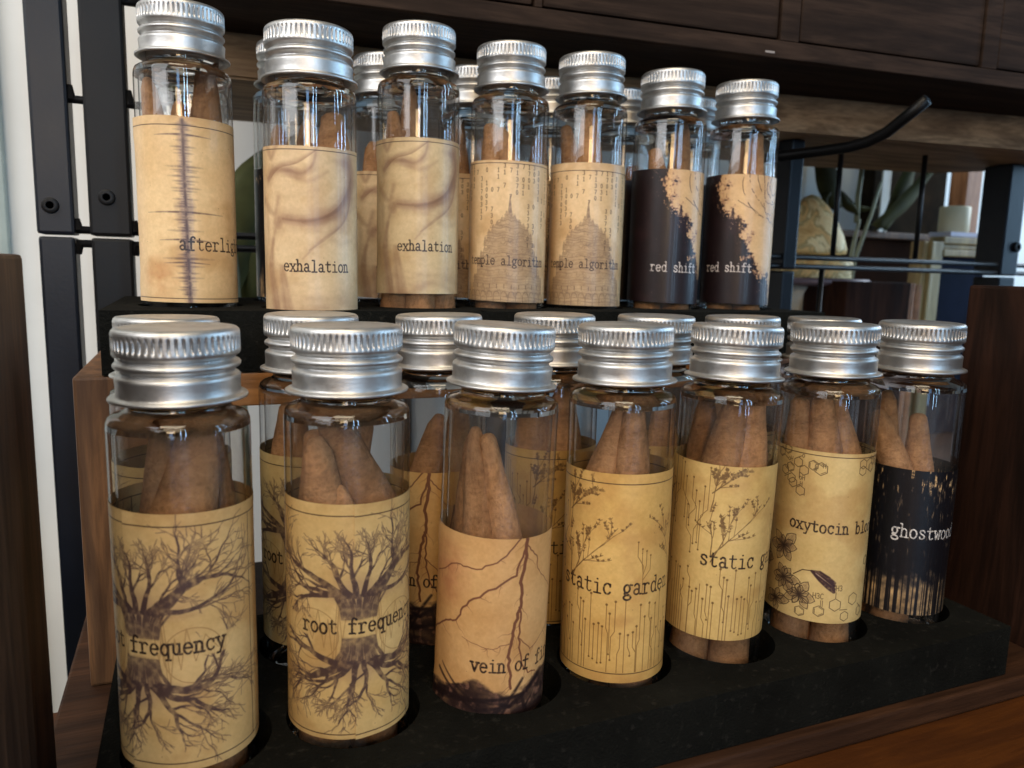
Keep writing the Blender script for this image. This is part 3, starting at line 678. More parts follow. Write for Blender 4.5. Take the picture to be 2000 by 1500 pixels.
# ------------------------------------------------------------------ mesh helpers (millimetres in, metres out)
def obj(name, me, mat=None, parent=None, loc=None, smooth=False):
    if isinstance(me, bmesh.types.BMesh):
        bm = me; me = bpy.data.meshes.new(name); bmesh.ops.recalc_face_normals(bm, faces=bm.faces); bm.to_mesh(me); bm.free()
        if smooth:
            for p in me.polygons: p.use_smooth = True
    if mat is not None and len(me.materials) == 0: me.materials.append(mat)
    o = bpy.data.objects.new(name, me); COL.objects.link(o)
    if parent: o.parent = parent
    if loc: o.location = [c * S for c in loc]
    return o
def tag(o, label, cat, group=None, kind=None):
    if label: o['label'] = label
    if cat: o['category'] = cat
    if group: o['group'] = group
    if kind: o['kind'] = kind
    return o
def empty(name, loc, label, cat, group=None, rot=(0, 0, 0)):
    o = bpy.data.objects.new(name, None); COL.objects.link(o); o.location = [c * S for c in loc]; o.rotation_euler = rot
    o.empty_display_size = 0.01
    return tag(o, label, cat, group)
def box(x0, x1, y0, y1, z0, z1, bev=0.6, bm=None, seg=2):
    new = bm is None
    b = bmesh.new()
    vs = [b.verts.new((x * S, y * S, z * S)) for x in (x0, x1) for y in (y0, y1) for z in (z0, z1)]
    for f in ((0, 1, 3, 2), (4, 6, 7, 5), (0, 4, 5, 1), (2, 3, 7, 6), (0, 2, 6, 4), (1, 5, 7, 3)): b.faces.new([vs[i] for i in f])
    if bev: bmesh.ops.bevel(b, geom=b.edges[:], offset=bev * S, segments=seg, affect='EDGES', profile=0.6)
    if new: return b
    me = bpy.data.meshes.new('tmp'); b.to_mesh(me); b.free(); bm.from_mesh(me); bpy.data.meshes.remove(me); return bm
def tube(pts, r, n=12, bm=None):
    bm = bm or bmesh.new(); P = [Vector(p) * S for p in pts]; rings = []
    rr = r if isinstance(r, (list, tuple)) else [r] * len(P)
    for i, p in enumerate(P):
        t = (P[min(i + 1, len(P) - 1)] - P[max(i - 1, 0)]).normalized()
        a = t.cross(Vector((0, 0, 1)) if abs(t.z) < .9 else Vector((1, 0, 0))).normalized(); b = t.cross(a)
        rings.append([bm.verts.new(p + (a * math.cos(2 * math.pi * k / n) + b * math.sin(2 * math.pi * k / n)) * rr[i] * S) for k in range(n)])
    for a, b in zip(rings, rings[1:]):
        for k in range(n): bm.faces.new((a[k], a[(k + 1) % n], b[(k + 1) % n], b[k]))
    bm.faces.new(rings[0]); bm.faces.new(rings[-1][::-1]); return bm
def lathe(prof, n=64, rfun=None, closed=False):
    bm = bmesh.new(); rings = []
    for i, (r, z) in enumerate(prof):
        if r < 1e-6: rings.append([bm.verts.new((0, 0, z * S))])
        else:
            ring = []
            for k in range(n):
                rr = r + (rfun(i, k, n) if rfun else 0); a = 2 * math.pi * k / n
                ring.append(bm.verts.new((rr * S * math.cos(a), rr * S * math.sin(a), z * S)))
            rings.append(ring)
    for a, b in zip(rings, rings[1:]):
        if len(a) == 1 and len(b) == 1: continue
        for k in range(n):
            if len(a) == 1: bm.faces.new((a[0], b[k], b[(k + 1) % n]))
            elif len(b) == 1: bm.faces.new((a[k], b[0], a[(k + 1) % n]))
            else: bm.faces.new((a[k], b[k], b[(k + 1) % n], a[(k + 1) % n]))
    if closed:
        a, b = rings[-1], rings[0]
        for k in range(n): bm.faces.new((a[k], b[k], b[(k + 1) % n], a[(k + 1) % n]))
    return bm
def as_mesh(name, bm, mat, smooth=True, auto=None):
    me = bpy.data.meshes.new(name); bmesh.ops.recalc_face_normals(bm, faces=bm.faces); bm.to_mesh(me); bm.free(); me.materials.append(mat)
    if smooth:
        for p in me.polygons: p.use_smooth = True
    if auto is not None: me.set_sharp_from_angle(angle=math.radians(auto))
    return me

# ------------------------------------------------------------------ setting: table, wall
bm = box(-1500, 1800, -900, 186, -140, -101.2, 0); box(285, 1800, 186.001, 470, -140, -101.2, 0, bm); tag(obj('tabletop', bm, M['table']), None, None, kind='structure')
bm = box(-1500, 160, 470, 500, -1200, 900, 0); tag(obj('wall', bm, M['wall']), None, None, kind='structure')
bm = box(160, 1800, 470, 500, -600, 900, 0); tag(obj('wall_right', bm, M['seawall']), None, None, kind='structure')
# grey-green strip on the far left of the wall
tag(obj('wall_left_strip', box(-160, -84.5, 462, 469.9, -600, 900, 3), plain('grey_green_strip', (0.36, 0.42, 0.39), 0.7, var=.1)), None, None, kind='structure')

# ------------------------------------------------------------------ crate with base board and side walls
crate = empty('wooden_crate', (80, 150, -100), 'dark brown wooden crate whose low side walls and base board hold both foam trays', 'crate')
def part(name, bm, mat, par, smooth=False, label=None):
    o = obj(name, bm, mat, None, smooth=smooth); o.parent = par; o.matrix_parent_inverse = Matrix.Translation(-Vector(par.location)) if par.rotation_euler.z == 0 else par.matrix_world.inverted()
    if label: o['label'] = label
    return o
part('side_wall', box(-34, -25.6, 66, 150, -101, 0.6, 0.8), wood('crate_end_wood', (0.022, 0.010, 0.006), (0.105, 0.048, 0.024), 'z', 0.6, 1.0, spec=0.2), crate)
part('side_wall', box(201, 209, 66, 150, -101, -0.9, 0.8), M['mahog'], crate)
part('base_board', box(-29.5, 200.9, 112.6, 250, -101.1, -95.6, 0.7), M['board'], crate)

# wooden riser that carries the upper tray
riser = empty('wooden_riser', (80, 210, -95.5), 'stained pine riser with upright end boards standing under the upper foam tray', 'riser')
part('front_rail', box(-5.8, 157.5, 184.2, 194, -32.6, -24.8, 0.4), M['rail'], riser)
part('end_board', box(-24, -6, 184, 246, -95.5, -24.8, 0.7), M['pine'], riser, label='left pine end board, rough sawn')
part('end_board', box(157.7, 176, 184, 246, -95.5, -24.8, 0.7), M['pine'], riser)
part('middle_support', box(83.5, 93.5, 194.2, 240, -95.5, -24.8, 0.6), M['mahog'], riser)

def foam(name, x0, x1, y0, y1, ztop, zbot, holes, ycells, pitch, xs0, depth, label):
    """slab with round holes: each hole's cell is stitched to its circle"""
    bm = bmesh.new(); N = 40
    V = lambda x, y, z: bm.verts.new((x * S, y * S, z * S))
    ncol = 7; bxs = [xs0 - pitch / 2 + pitch * i for i in range(ncol + 1)]
    for row, (ya, yb) in enumerate(ycells):
        for i in range(ncol):
            cx, cy_, R = holes[row][i]; xa, xb = bxs[i], bxs[i + 1]
            outer, inner, low = [], [], []
            for k in range(N):
                a = 2 * math.pi * (k + .5) / N; dx, dy = math.cos(a), math.sin(a)
                tx = ((xb if dx > 0 else xa) - cx) / dx if abs(dx) > 1e-9 else 1e9; ty = ((yb if dy > 0 else ya) - cy_) / dy if abs(dy) > 1e-9 else 1e9
                t = min(tx, ty); outer.append(V(cx + dx * t, cy_ + dy * t, ztop))
                inner.append(V(cx + dx * R, cy_ + dy * R, ztop)); low.append(V(cx + dx * (R - .4), cy_ + dy * (R - .4), ztop - depth))
            for k in range(N):
                j = (k + 1) % N
                bm.faces.new((outer[k], outer[j], inner[j], inner[k])); bm.faces.new((inner[k], inner[j], low[j], low[k]))
            bm.faces.new(low)
            for sx, sy, q in ((1, 1, None), (-1, 1, None), (-1, -1, None), (1, -1, None)):
                c = V(xb if sx > 0 else xa, yb if sy > 0 else ya, ztop)
                best = sorted(range(N), key=lambda k: (outer[k].co - c.co).length)[:2]
                try: bm.faces.new((c, outer[best[0]], outer[best[1]]))
                except ValueError: pass
    def quad(p): bm.faces.new([V(*q) for q in p])
    X0, X1 = bxs[0], bxs[-1]; Y0, Y1 = ycells[0][0], ycells[-1][1]
    for (a, b, c, d) in ((x0, X0, y0, y1), (X1, x1, y0, y1), (X0, X1, y0, Y0), (X0, X1, Y1, y1)):
        if b - a > .01 and d - c > .01: quad([(a, c, ztop), (b, c, ztop), (b, d, ztop), (a, d, ztop)])
    quad([(x0, y0, ztop), (x1, y0, ztop), (x1, y0, zbot), (x0, y0, zbot)]); quad([(x0, y1, ztop), (x1, y1, ztop), (x1, y1, zbot), (x0, y1, zbot)])
    quad([(x0, y0, ztop), (x0, y1, ztop), (x0, y1, zbot), (x0, y0, zbot)]); quad([(x1, y0, ztop), (x1, y1, ztop), (x1, y1, zbot), (x1, y0, zbot)])
    quad([(x0, y0, zbot), (x1, y0, zbot), (x1, y1, zbot), (x0, y1, zbot)])
    o = obj(name, bm, M['foam']); return tag(o, label, 'foam tray')

FX = [-2.4, 25.0, 55.0, 81.5, 109.6, 137.6, 165.6]
BX = [-4.5, 23.2, 51.1, 79.9, 108.4, 135.4, 163.9]
UX = [0.0, 28.0, 58.4, 85.1, 110.6, 138.8, 167.0]
VX = [0.5, 29.0, 56.5, 84.6, 112.0, 139.5, 167.2]
foam('lower_foam_tray', -17.2, 182, 114.8, 182, -83, -95.4, [[(x + 0.9, 135, 12.4) for x in FX], [(x, 165, 12.2) for x in BX]], [(120, 150), (150, 180)], 28.2, -2.6 + .4, 7.6,
     'lower black foam tray with round holes, in front of the wooden riser')
foam('upper_foam_tray', -18.3, 183, 184, 258, -10.6, -24.6, [[(x, 208.7, 12.2) if i != 1 else (28, 198.6, 12.2) for i, x in enumerate(UX)], [(x, 238.7, 12.2) for x in VX]], [(184.2, 223.7), (223.7, 254)], 27.95, -0.1, 11,
     'upper black foam tray with round holes, on top of the wooden riser')

# ------------------------------------------------------------------ vials
def cap_mesh(fl=58, seed=0):
    n = fl * 8; r = random.Random(seed)
    prof = [(0, 0.0), (4, 0.02), (7.6, 0.0), (8.2, -0.02), (8.7, 0.10), (9.15, 0.02), (9.5, -0.28), (9.64, -0.62), (9.68, -0.9),
            (9.68, -1.15), (9.68, -1.7), (9.68, -2.4), (9.68, -3.0), (9.68, -3.35), (9.68, -3.65), (9.66, -4.05), (9.45, -4.35), (8.95, -4.62), (8.78, -4.95), (8.9, -5.2), (9.4, -5.45), (9.62, -5.75), (9.6, -6.1), (9.35, -6.4), (8.9, -6.65), (8.74, -7.0), (8.86, -7.25), (9.35, -7.5), (9.58, -7.8), (9.56, -8.2), (9.5, -9.2), (9.52, -10.3), (9.6, -10.6), (9.9, -10.8), (10.35, -10.85), (10.62, -11.0), (10.7, -11.2), (10.6, -11.42), (10.3, -11.5), (9.9, -11.45), (9.5, -11.2), (9.2, -10.6), (9.0, -9.0)]
    # the top dips slightly inside its rim
    prof = [(p[0], p[1] - (0.16 if p[0] < 8 else 0)) for p in prof]
    kn = {9: .25, 10: 1, 11: 1, 12: 1, 13: .3}
    dent = [r.uniform(-.12, .08) for _ in range(13)]
    def rf(i, k, n_):
        d = 0
        if i in kn:
            c = math.cos(2 * math.pi * k * fl / n_); d -= kn[i] * 0.42 * max(0, c) ** 0.6 if c > 0 else 0
        if 14 < i < 32: d += 0.05 * math.sin(2 * math.pi * k / n_ * 2 + i * .35 + seed)
        if 32 < i < 40: u_ = k * 13 / n_; i0 = int(u_) % 13; f_ = u_ - int(u_); f_ = f_ * f_ * (3 - 2 * f_); d += dent[i0] * (1 - f_) + dent[(i0 + 1) % 13] * f_
        return d
    return as_mesh('cap', lathe(prof, n, rf), M['alu'], True, 50)
CAPS = [cap_mesh(56, 1), cap_mesh(60, 2), cap_mesh(58, 3), cap_mesh(62, 4), cap_mesh(57, 5)]

def glass_mesh():
    o = [(7.9, -1.2), (8.1, -1.6), (8.1, -11.9), (8.0, -12.6), (8.15, -13.1), (8.9, -13.5), (9.9, -13.8), (10.6, -14.3), (10.92, -15.1), (11.0, -16.0), (11.0, -40), (11.0, -77.6), (10.8, -78.7), (10.2, -79.5), (9.2, -79.95), (4, -80.0), (0, -79.8)]
    i = [(0, -78.7), (4, -78.8), (8.6, -78.6), (9.6, -77.9), (9.95, -76.8), (9.95, -40), (9.95, -16.6), (9.8, -15.5), (9.3, -14.8), (8.2, -14.3), (7.3, -13.7), (7.0, -12.9), (7.0, -1.6), (7.2, -1.2)]
    me = as_mesh('glass_body', lathe(o + i, 72, closed=False), M['glass'], True, 60); me.materials.append(M['thickglass'])
    for p in me.polygons:
        z = p.center.z / S
        if z > -15.6 or z < -77.4: p.material_index = 1
    return me
GLASS = glass_mesh()

def label_mesh(h, shift, rot_deg, ztop, seed, seam_deg, face_deg):
    """paper wrap round the glass; the print keeps its own angle, the overlapping end of the sheet lies at the seam angle"""
    r = random.Random(seed); bm = bmesh.new(); uv = bm.loops.layers.uv.new('UVMap'); n = 132; rows = 12
    arc = LW / 11.1; a0 = -math.pi / 2 - arc / 2 + math.radians(rot_deg)
    tilt = r.uniform(.12, .42); ph0 = r.uniform(0, 6.28); uvs = {}
    st = -math.pi / 2 + math.radians(face_deg + seam_deg); full = 2 * math.pi + .16
    while st < a0 - math.pi: st += 2 * math.pi
    rings = []
    for j in range(rows + 1):
        ring = []
        for k in range(n + 1):
            # the outer end lies on top at the seam, its last 2 mm slightly proud and curling at the corners
            t = k / n; a = st + full * t; z = ztop - h * j / rows + tilt * math.sin(a + ph0)
            d0 = full * t * 11.1; d1 = full * (1 - t) * 11.1
            e = 0.07 + 0.20 * max(0, 1 - d0 / 3.0) + 0.02 * math.sin(9 * t + j * .5 + seed) + .018 * math.sin(23 * t + j * 1.3)
            if d0 < 2.2 and (j < 2 or j > rows - 2): e += 0.16 * (1 - d0 / 2.2)
            ring.append(bm.verts.new(((11.0 + e) * S * math.cos(a), (11.0 + e) * S * math.sin(a), z * S)))
            uvs[ring[-1]] = ((a - a0) / arc, min(.9995, 1 - (shift + h * j / rows) / LH))
        rings.append(ring)
    for a, b in zip(rings, rings[1:]):
        for k in range(n):
            f = bm.faces.new((a[k], b[k], b[k + 1], a[k + 1])); f.smooth = True
            for l in f.loops: l[uv].uv = uvs[l.vert]
    me = bpy.data.meshes.new('paper_label'); bm.to_mesh(me); bm.free()
    return me

def cone_mesh(seed):
    r = random.Random(seed)
    k_ = r.uniform(.7, 1.1)
    prof = [(0, 30.0), (0.9 * k_, 29.85), (1.5 * k_, 29.5), (1.95 * k_, 28.7), (2.25, 26.8), (2.7, 23.5), (3.15, 20), (3.55, 16.5), (3.9, 12.5), (4.25, 8), (4.5, 4), (4.6, 1.2), (4.45, .3), (3.9, 0), (0, 0.1)]
    ph = [r.uniform(0, 6.28) for _ in range(6)]
    def rf(i, k, n):
        a = 2 * math.pi * k / n; z = prof[i][1]
        return (0.16 * math.sin(2 * a + ph[0] + z * .11) + .09 * math.sin(5 * a + ph[1] + z * .5) + .05 * math.sin(9 * a + ph[2] - z * .9) + r.uniform(-.09, .09)) * min(1, prof[i][0] / 2)
    me = as_mesh('incense_cone', lathe(prof, 26, rf), M['cone'], True)
    return me
CONES = [cone_mesh(i) for i in range(5)]
cone_i = 0
def add_cone(base, tip, label, group, scale=1.0):
    """base and tip in world millimetres"""
    global cone_i
    b, t = Vector(base), Vector(tip); d = t - b
    o = bpy.data.objects.new('incense_cone', CONES[cone_i % 5]); cone_i += 1; COL.objects.link(o)
    o.location = b * S; q = d.to_track_quat('Z', 'Y'); o.rotation_mode = 'QUATERNION'; o.rotation_quaternion = q
    o.scale = (scale, scale, d.length / 30.0)
    tag(o, label, 'incense cone', group); return o

VG = 'glass vials of incense cones'
def vial(x, y, ztop, design, ltop, lbot, shift, text_deg, label, sd, lean=0.0, leanf=0.0, cones=(), low=(), seed=0, zs=1.0, cs=1.0, turn=0.0):
    base = Vector((x - 80 * math.sin(math.radians(lean)), y + 80 * math.sin(math.radians(leanf)), ztop - 80 * zs))
    # lean (degrees) tips the top to the left/right as the camera sees it, about the cap centre
    face = math.atan2(-x, y) if True else 0                      # angle that turns -Y towards the camera
    e = empty('incense_vial', base, label, 'glass vial', VG)
    e.rotation_mode = 'XYZ'; e.rotation_euler = (math.radians(leanf), math.radians(lean), 0)
    top = 80.0 * zs
    g = bpy.data.objects.new('glass_body', GLASS); COL.objects.link(g); g.parent = e; g.location = (0, 0, top * S); g.scale = (1, 1, zs); g.rotation_euler = (0, 0, seed * 1.3)
    c = bpy.data.objects.new('cap', CAPS[seed % 5]); COL.objects.link(c); c.parent = e; c.location = (0, 0, top * S); c.scale = (cs, cs, 1 + (cs - 1) * .6)
    jr = random.Random(seed + 50); c.rotation_euler = (math.radians(turn + jr.uniform(-.9, .9)), math.radians(-turn * .6 + jr.uniform(-.9, .9)), seed * 0.9)
    if design:
        tdes = math.degrees((TX[design] - LW / 2) / 11.1)
        # -Y of the vial turned towards the camera, then by what puts the lettering where it reads
        rot = -math.degrees(math.atan2(x, y)) + (text_deg - tdes)
        h = ltop - lbot
        me = label_mesh(h, shift, rot, ltop - base.z, seed, SEAM.get(seed, 150 + 11 * (seed % 5)), -math.degrees(math.atan2(x, y)))
        me.materials.append(LM[design]); l = bpy.data.objects.new('paper_label', me); COL.objects.link(l); l.parent = e; l.color = (*PAPER_AND_SHADE.get(seed, (.95, .95, .92)), 1)
    # incense cones: a = sideways (right +) and b = towards the camera, millimetres inside the vial; z measured from the cap top
    L = Vector((y, -x, 0)).normalized(); T = Vector((-x, -y, 0)).normalized()       # right as the camera sees it; towards the camera
    bmat = e.rotation_euler.to_matrix()
    def P(a, b, z): return base + bmat @ (L * a + T * b + Vector((0, 0, top + z)))
    for (a0_, b0_, z0_, a1_, b1_, z1_, words, s_) in cones:
        add_cone(P(a0_, b0_, z0_), P(a1_, b1_, z1_), f'{words} incense cone above the label of the {sd}', None, s_)
    for (a_, b_, words) in low:
        p = P(a_, b_, -78.4); q = P(a_ * .92, b_ * .92, -49)
        add_cone(p, q, f'{words} cone foot below the label of the {sd}', None, 1.0)
    return e

SEAM = {0: -50, 1: 5, 2: -74, 4: -76, 16: -78, 5: -80, 14: -82}      # where a sheet's overlapping edge shows
PAPER_AND_SHADE = {0: (1, .95, .84), 1: (1, .97, .83), 2: (1, .94, .86), 3: (1, .92, .74), 4: (.94, .95, .88), 5: (.93, .94, .88), 7: (.8, .82, .74), 8: (.78, .82, .74), 9: (.86, .82, .64), 10: (.82, .75, .58), 11: (.80, .77, .68), 14: (.98, .95, .88), 15: (.93, .91, .88), 16: (.90, .90, .84)}  # second-row sheets greyed: shade behind the front vials put into their colour
LOW3 = ((-4.5, 2.4, 'left'), (4.5, 2.6, 'right'), (0.2, -4.8, 'rear'))
F, B_, U, V_ = 134.8, 164.8, 208.7, 238.7
vial(FX[0], F, -10.4, 'root', -38.3, -81.3, 0.2, -93, 'nearest glass vial, its root frequency tree label turned left, at the left end', 'leftmost front root frequency vial', cones=(
    (-2.4, 1.6, -44, 3.8, -1.0, -13.2, 'broad rough brown', 1.3), (6.0, -3, -46, 4.4, -4.6, -16.5, 'dark', .95), (-4, -5, -46, -2.4, -5, -15, 'shaded rear', 1.0)), low=LOW3, seed=0, turn=.8)
vial(FX[1], F, -10.2, 'root', -39.3, -81.8, 0.2, -45, 'glass vial with root frequency lettering and tree centred, second in lower front row', 'second front root frequency vial', cones=(
    (-2.6, 4.2, -46, -5.4, 3.6, -19.0, 'cracked upright tan', 1.1), (6.2, 0.2, -37.5, -4.4, -2.8, -13.8, 'thick leaning', 1.12), (2.4, 5.4, -50, -2.0, 4.8, -27.5, 'short blunt', .95), (-4.6, -4.6, -46, 3.2, -5.8, -16.0, 'dark rear', 1.1), (-5.5, -2, -46, -5.8, -2.4, -19, 'shaded left', .9)), low=LOW3, seed=1)
vial(FX[2], F, -10.2, 'vein', -48.5, -84.2, 2.6, -19, 'glass vial with vein lettering on a lightning print, black rocks along its foot', 'front vein vial', lean=1.5, cones=(
    (-1.5, 3.4, -57, -4.9, -0.5, -20, 'tall dark left-leaning', .85), (5.0, 2.0, -55, -2.6, 1, -21, 'thin right-slanting', .85), (-5, -3, -50, -5.4, -4, -22, 'rear left', .8)), seed=2)
vial(FX[3], F, -10.3, 'static', -39.0, -82.6, 0.2, -65, 'glass vial with orange static garden label, black rule round its top, two cones above', 'bordered static garden vial', cones=(
    (-6.4, 1.5, -44, 1.3, 0.2, -15.0, 'broad slanting', 1.05), (2.6, 3.4, -44, 2.4, 2.0, -14.8, 'upright blunt', 1.05)), low=LOW3[1:], seed=3)
vial(FX[4], F, -10.5, 'static', -39.4, -77.7, 2.9, -19, 'glass vial with plain-topped static garden label riding high, cone feet bare below it', 'plain-topped static garden vial', cones=(
    (-2.4, 3.0, -45, 1.8, 1.5, -13.4, 'thick left', 1.25), (4.4, 3.2, -44, 5.2, 1.0, -14.4, 'right upright', 1.05), (-5, -4, -44, -5.4, -4, -17.0, 'dark rear', 1.0)), low=LOW3, seed=4, lean=1.6)
vial(FX[5], F, -10.4, 'oxy', -38.8, -78.9, 1.3, -34, 'glass vial with oxytocin lettering, molecules above and flowers below', 'oxytocin vial', cones=(
    (-5.2, 3.2, -42, -6.3, 2.0, -17.5, 'left', .95), (0.6, 3.6, -44, -1.6, 1.8, -14.8, 'upright middle', 1.15), (7.0, 0.5, -41, 0.5, -2.5, -15.5, 'slanting right', .95), (-2.5, -4, -44, -4, -4, -14, 'dark rear', 1.1)), low=LOW3, seed=5, turn=1.5)
vial(FX[6], F, -10.2, 'ghost', -45.0, -81.2, 2.6, -11.5, 'glass vial with black ghostwood label, white lettering, right end of lower front row', 'ghostwood vial', cones=(
    (3.2, 2.5, -52, -8.2, 0.5, -22.5, 'diagonal', 1.1), (3.0, -2.0, -46, 1.2, -3.4, -23.0, 'upright pointed', .95), (-5.6, -3.5, -44, -6.2, -4, -17.8, 'tall left', .95)), low=((-1, 3, 'middle'), (-6, -3, 'left')), seed=6)
bk = 'behind'
vial(BX[0], B_, -10.7, 'root', -38.2, -79, 0.2, -40, 'vial in the second row hidden behind the nearest front vial, only its cap top showing', 'vial hidden behind the nearest one', cones=((3, 0, -46, 1, 0, -18, 'tall', 1.1),), seed=7)
vial(BX[1], B_, -10.1, 'root', -38.2, -78.9, 0.2, -70, 'second-row vial with a pale root print, between the two front root frequency vials', 'second-row root vial', cones=((-5, 0, -46, -4.4, -2, -19, 'broad left', 1.2), (3, 1, -46, 5, -2, -20, 'right', 1.1), (6, 1, -50, 7, 1, -27, 'short right', .8)), seed=8)
vial(BX[2], B_, -10.2, 'vein', -43.9, -83.7, 2.6, -62, 'second-row vial showing only the word vein, between the second and third front vials', 'second-row vein vial', cones=((-7, 0, -52, 0.5, -2, -23, 'slanting left', 1.0), (3, -3, -46, 5, -3, -20, 'dark right', 1.0)), seed=9, lean=-.4)
vial(BX[3], B_, -10.1, 'static', -41.1, -83.3, 0.2, -28, 'second-row vial with a brown static garden label, seen through the glass of the vein vial', 'second-row static garden vial', cones=((-4.6, 2, -46, -4.4, 0, -17, 'broad left', 1.2), (3.4, 2, -46, 2.6, 0, -17, 'right', 1.2)), seed=10)
vial(BX[4], B_, -10.4, 'static', -42, -83, 2.9, 30, 'second-row vial between the two front static garden vials, its cap half hidden', 'second-row vial between the static gardens', cones=((-4, 1, -46, -5, 0, -30, 'short left', 1.0), (3, 2, -46, 3, 0, -20, 'right', 1.1)), seed=11)
vial(BX[5], B_, -10.6, 'oxy', -40, -80, 1.3, 20, 'second-row vial right behind the plain-topped static garden vial', 'vial behind the plain-topped static garden vial', cones=((-4, 1, -46, -4, 0, -16, 'left', 1.1), (3, 2, -46, 4, 0, -18, 'right', 1.1)), seed=12)
vial(BX[6], B_, -11.0, 'ghost', -44, -81, 2.6, 20, 'last second-row vial, cap rim showing above the oxytocin vial', 'vial behind the oxytocin vial', cones=((-3, 1, -46, -3, 0, -17, 'left', 1.1), (3, 2, -46, 4, 0, -19, 'right', 1.0)), seed=13)
# upper tray
vial(UX[0], U, 59.2, 'after', 33.0, -9.6, 0.2, -12, 'tallest-looking upper vial with afterlight lettering and a dark vertical waveform, far left', 'afterlight vial', cones=(
    (-3.0, -1, 14, -8.2, 0.6, 44, 'dark left-curving', .8), (0.5, 3, 12, 0.0, 1.5, 41, 'pale upright middle', .85), (4.2, 0, 14, 5.0, -1, 49, 'tall right', 1.05)) and tuple((a, b, z0 - 59.2, a1, b1, z1 - 59.2, w_, s_) for a, b, z0, a1, b1, z1, w_, s_ in ((-4.4, -1, 16, -8.0, 0.6, 43, 'dark left-slanting', .75), (-.6, 3, 12, -1.2, 2.0, 38, 'upright middle', .8), (4.2, 0, 14, 5.2, -1, 48, 'tall right', 1.05))), seed=14, turn=1.2)
vial(UX[1], 197, 55, 'exh', 27.5, -16.0, 1.4, -36, 'wide-capped upper vial with exhalation lettering and brown smoke, nearest on the upper tray', 'wide-capped exhalation vial', cones=(
    (-6, 3, -46, -3.6, 2, -27, 'small left', .9), (5.0, 1, -46, 5.5, -1, -18, 'broad right', 1.3), (0, -3, -46, 0.5, -4, -25, 'rear middle', 1.0)), seed=15, zs=.95, cs=1.07)
vial(UX[2], U, 62.5, 'exh', 33.1, -7.0, 1.2, -29.6, 'narrower upper vial with exhalation lettering and a tall cone reaching its cap', 'narrow exhalation vial', cones=(
    (-3.0, 2.5, -42, -2.2, 1.5, -14, 'tall pale', .85), (-5.0, 3.5, -46, -6.8, 3, -21.5, 'pointed left', .85), (6, -4, -46, 5, -4, -30, 'short rear right', .8)), low=((-5.6, 3.0, 'left'), (0.6, 5.6, 'middle'), (6.2, 2.6, 'right')), seed=16)
vial(UX[3], U, 61.2, 'temple', 29.5, -8.8, 1.5, -65, 'upper vial with a temple print whose black rule sits right at the paper edge', 'left temple vial', cones=(
    (-3.6, 3, -46, -5.4, 2, -20.5, 'pointed left', 1.0), (3.4, 3.6, -46, -2.6, 2, -21.5, 'leaning', 1.0)), low=LOW3, seed=17)
vial(UX[4], U, 61.6, 'temple', 30.7, -9.9, 0.0, -65, 'upper vial with a temple print and a blank strip above its rule', 'right temple vial', cones=(
    (-2.4, 2, -46, -7.0, 2, -19, 'left-slanting', .9), (1.0, 4, -46, -.3, 3, -13.4, 'tall pointed middle', 1.05)), seed=18)
vial(UX[5], U, 60.3, 'red', 31.0, -8.8, 1.0, -21, 'dark plum red shift vial with its lettering reaching the right edge', 'left red shift vial', cones=(
    (-.5, 4, -46, -4.4, 3, -22, 'pointed left', .95), (2.2, -1, -44, 4.0, -2, -13.5, 'tall dark right', .95)), low=LOW3, seed=19)
vial(UX[6], U, 60.5, 'red', 31.2, -9.2, 1.0, -54, 'dark red shift vial at the right end of the upper row', 'right red shift vial', cones=(
    (3.0, 2, -46, 4.0, 1, -15, 'tall right', 1.05), (-2, -2, -46, -1, -2, -17, 'shaded left', .9)), low=LOW3, seed=20)
vial(VX[0], V_, 60.0, 'after', 31, -9, .2, -30, 'rear upper vial hidden behind the afterlight vial', 'vial behind the afterlight vial', cones=((0, 2, -46, 0, 0, -20, 'middle', 1.0),), seed=21)
vial(VX[1], V_, 62.0, 'ghost', 27, -9, 1.0, 40, 'rear upper vial showing a dark-patterned sliver at the left of the wide-capped vial', 'vial behind the wide-capped vial', cones=((-3, 2, -46, -4, 0, -22, 'left', 1.0), (4, 0, -46, 4, 0, -20, 'right', 1.0)), seed=22)
vial(VX[2], V_, 61.8, 'exh', 28, -9, 1.2, -15, 'rear upper vial between the two front exhalation vials, letter e of exhalation showing', 'rear exhalation vial', cones=((5.4, 1, -46, 3.4, 0, -16, 'dark right', 1.0), (-3, 2, -46, -4, 0, -24, 'left', 1.0)), seed=23)
vial(VX[3], V_, 61.4, 'temple', 29, -9, .8, -120, 'rear upper vial between the narrow exhalation vial and the left temple vial', 'vial beside the left temple vial', cones=((-4, 1, -46, -5, 0, -15, 'dark left', 1.0), (4, 0, -46, 3, 0, -20, 'right', 1.0)), seed=24)
vial(VX[4], V_, 61.2, 'temple', 29, -9, .8, -95, 'rear upper vial between the two front temple vials, mostly hidden', 'rear vial between the temple vials', cones=((-3, 1, -46, -4, 0, -17, 'left', 1.0),), seed=25)
vial(VX[5], V_, 61.0, 'red', 31, -9, 1.0, 60, 'rear upper vial between the right temple and left red shift vials, bluish glass edge showing', 'vial left of the left red shift vial', cones=((4, 1, -46, 4, 0, -24, 'right', 1.0),), seed=26)
vial(VX[6], V_, 61.0, 'red', 31, -9, 1.0, 60, 'rear upper vial between the two red shift vials, sliver of cap showing', 'vial between the red shift vials', cones=((3, 1, -46, 3, 0, -24, 'right', 1.0),), seed=27)

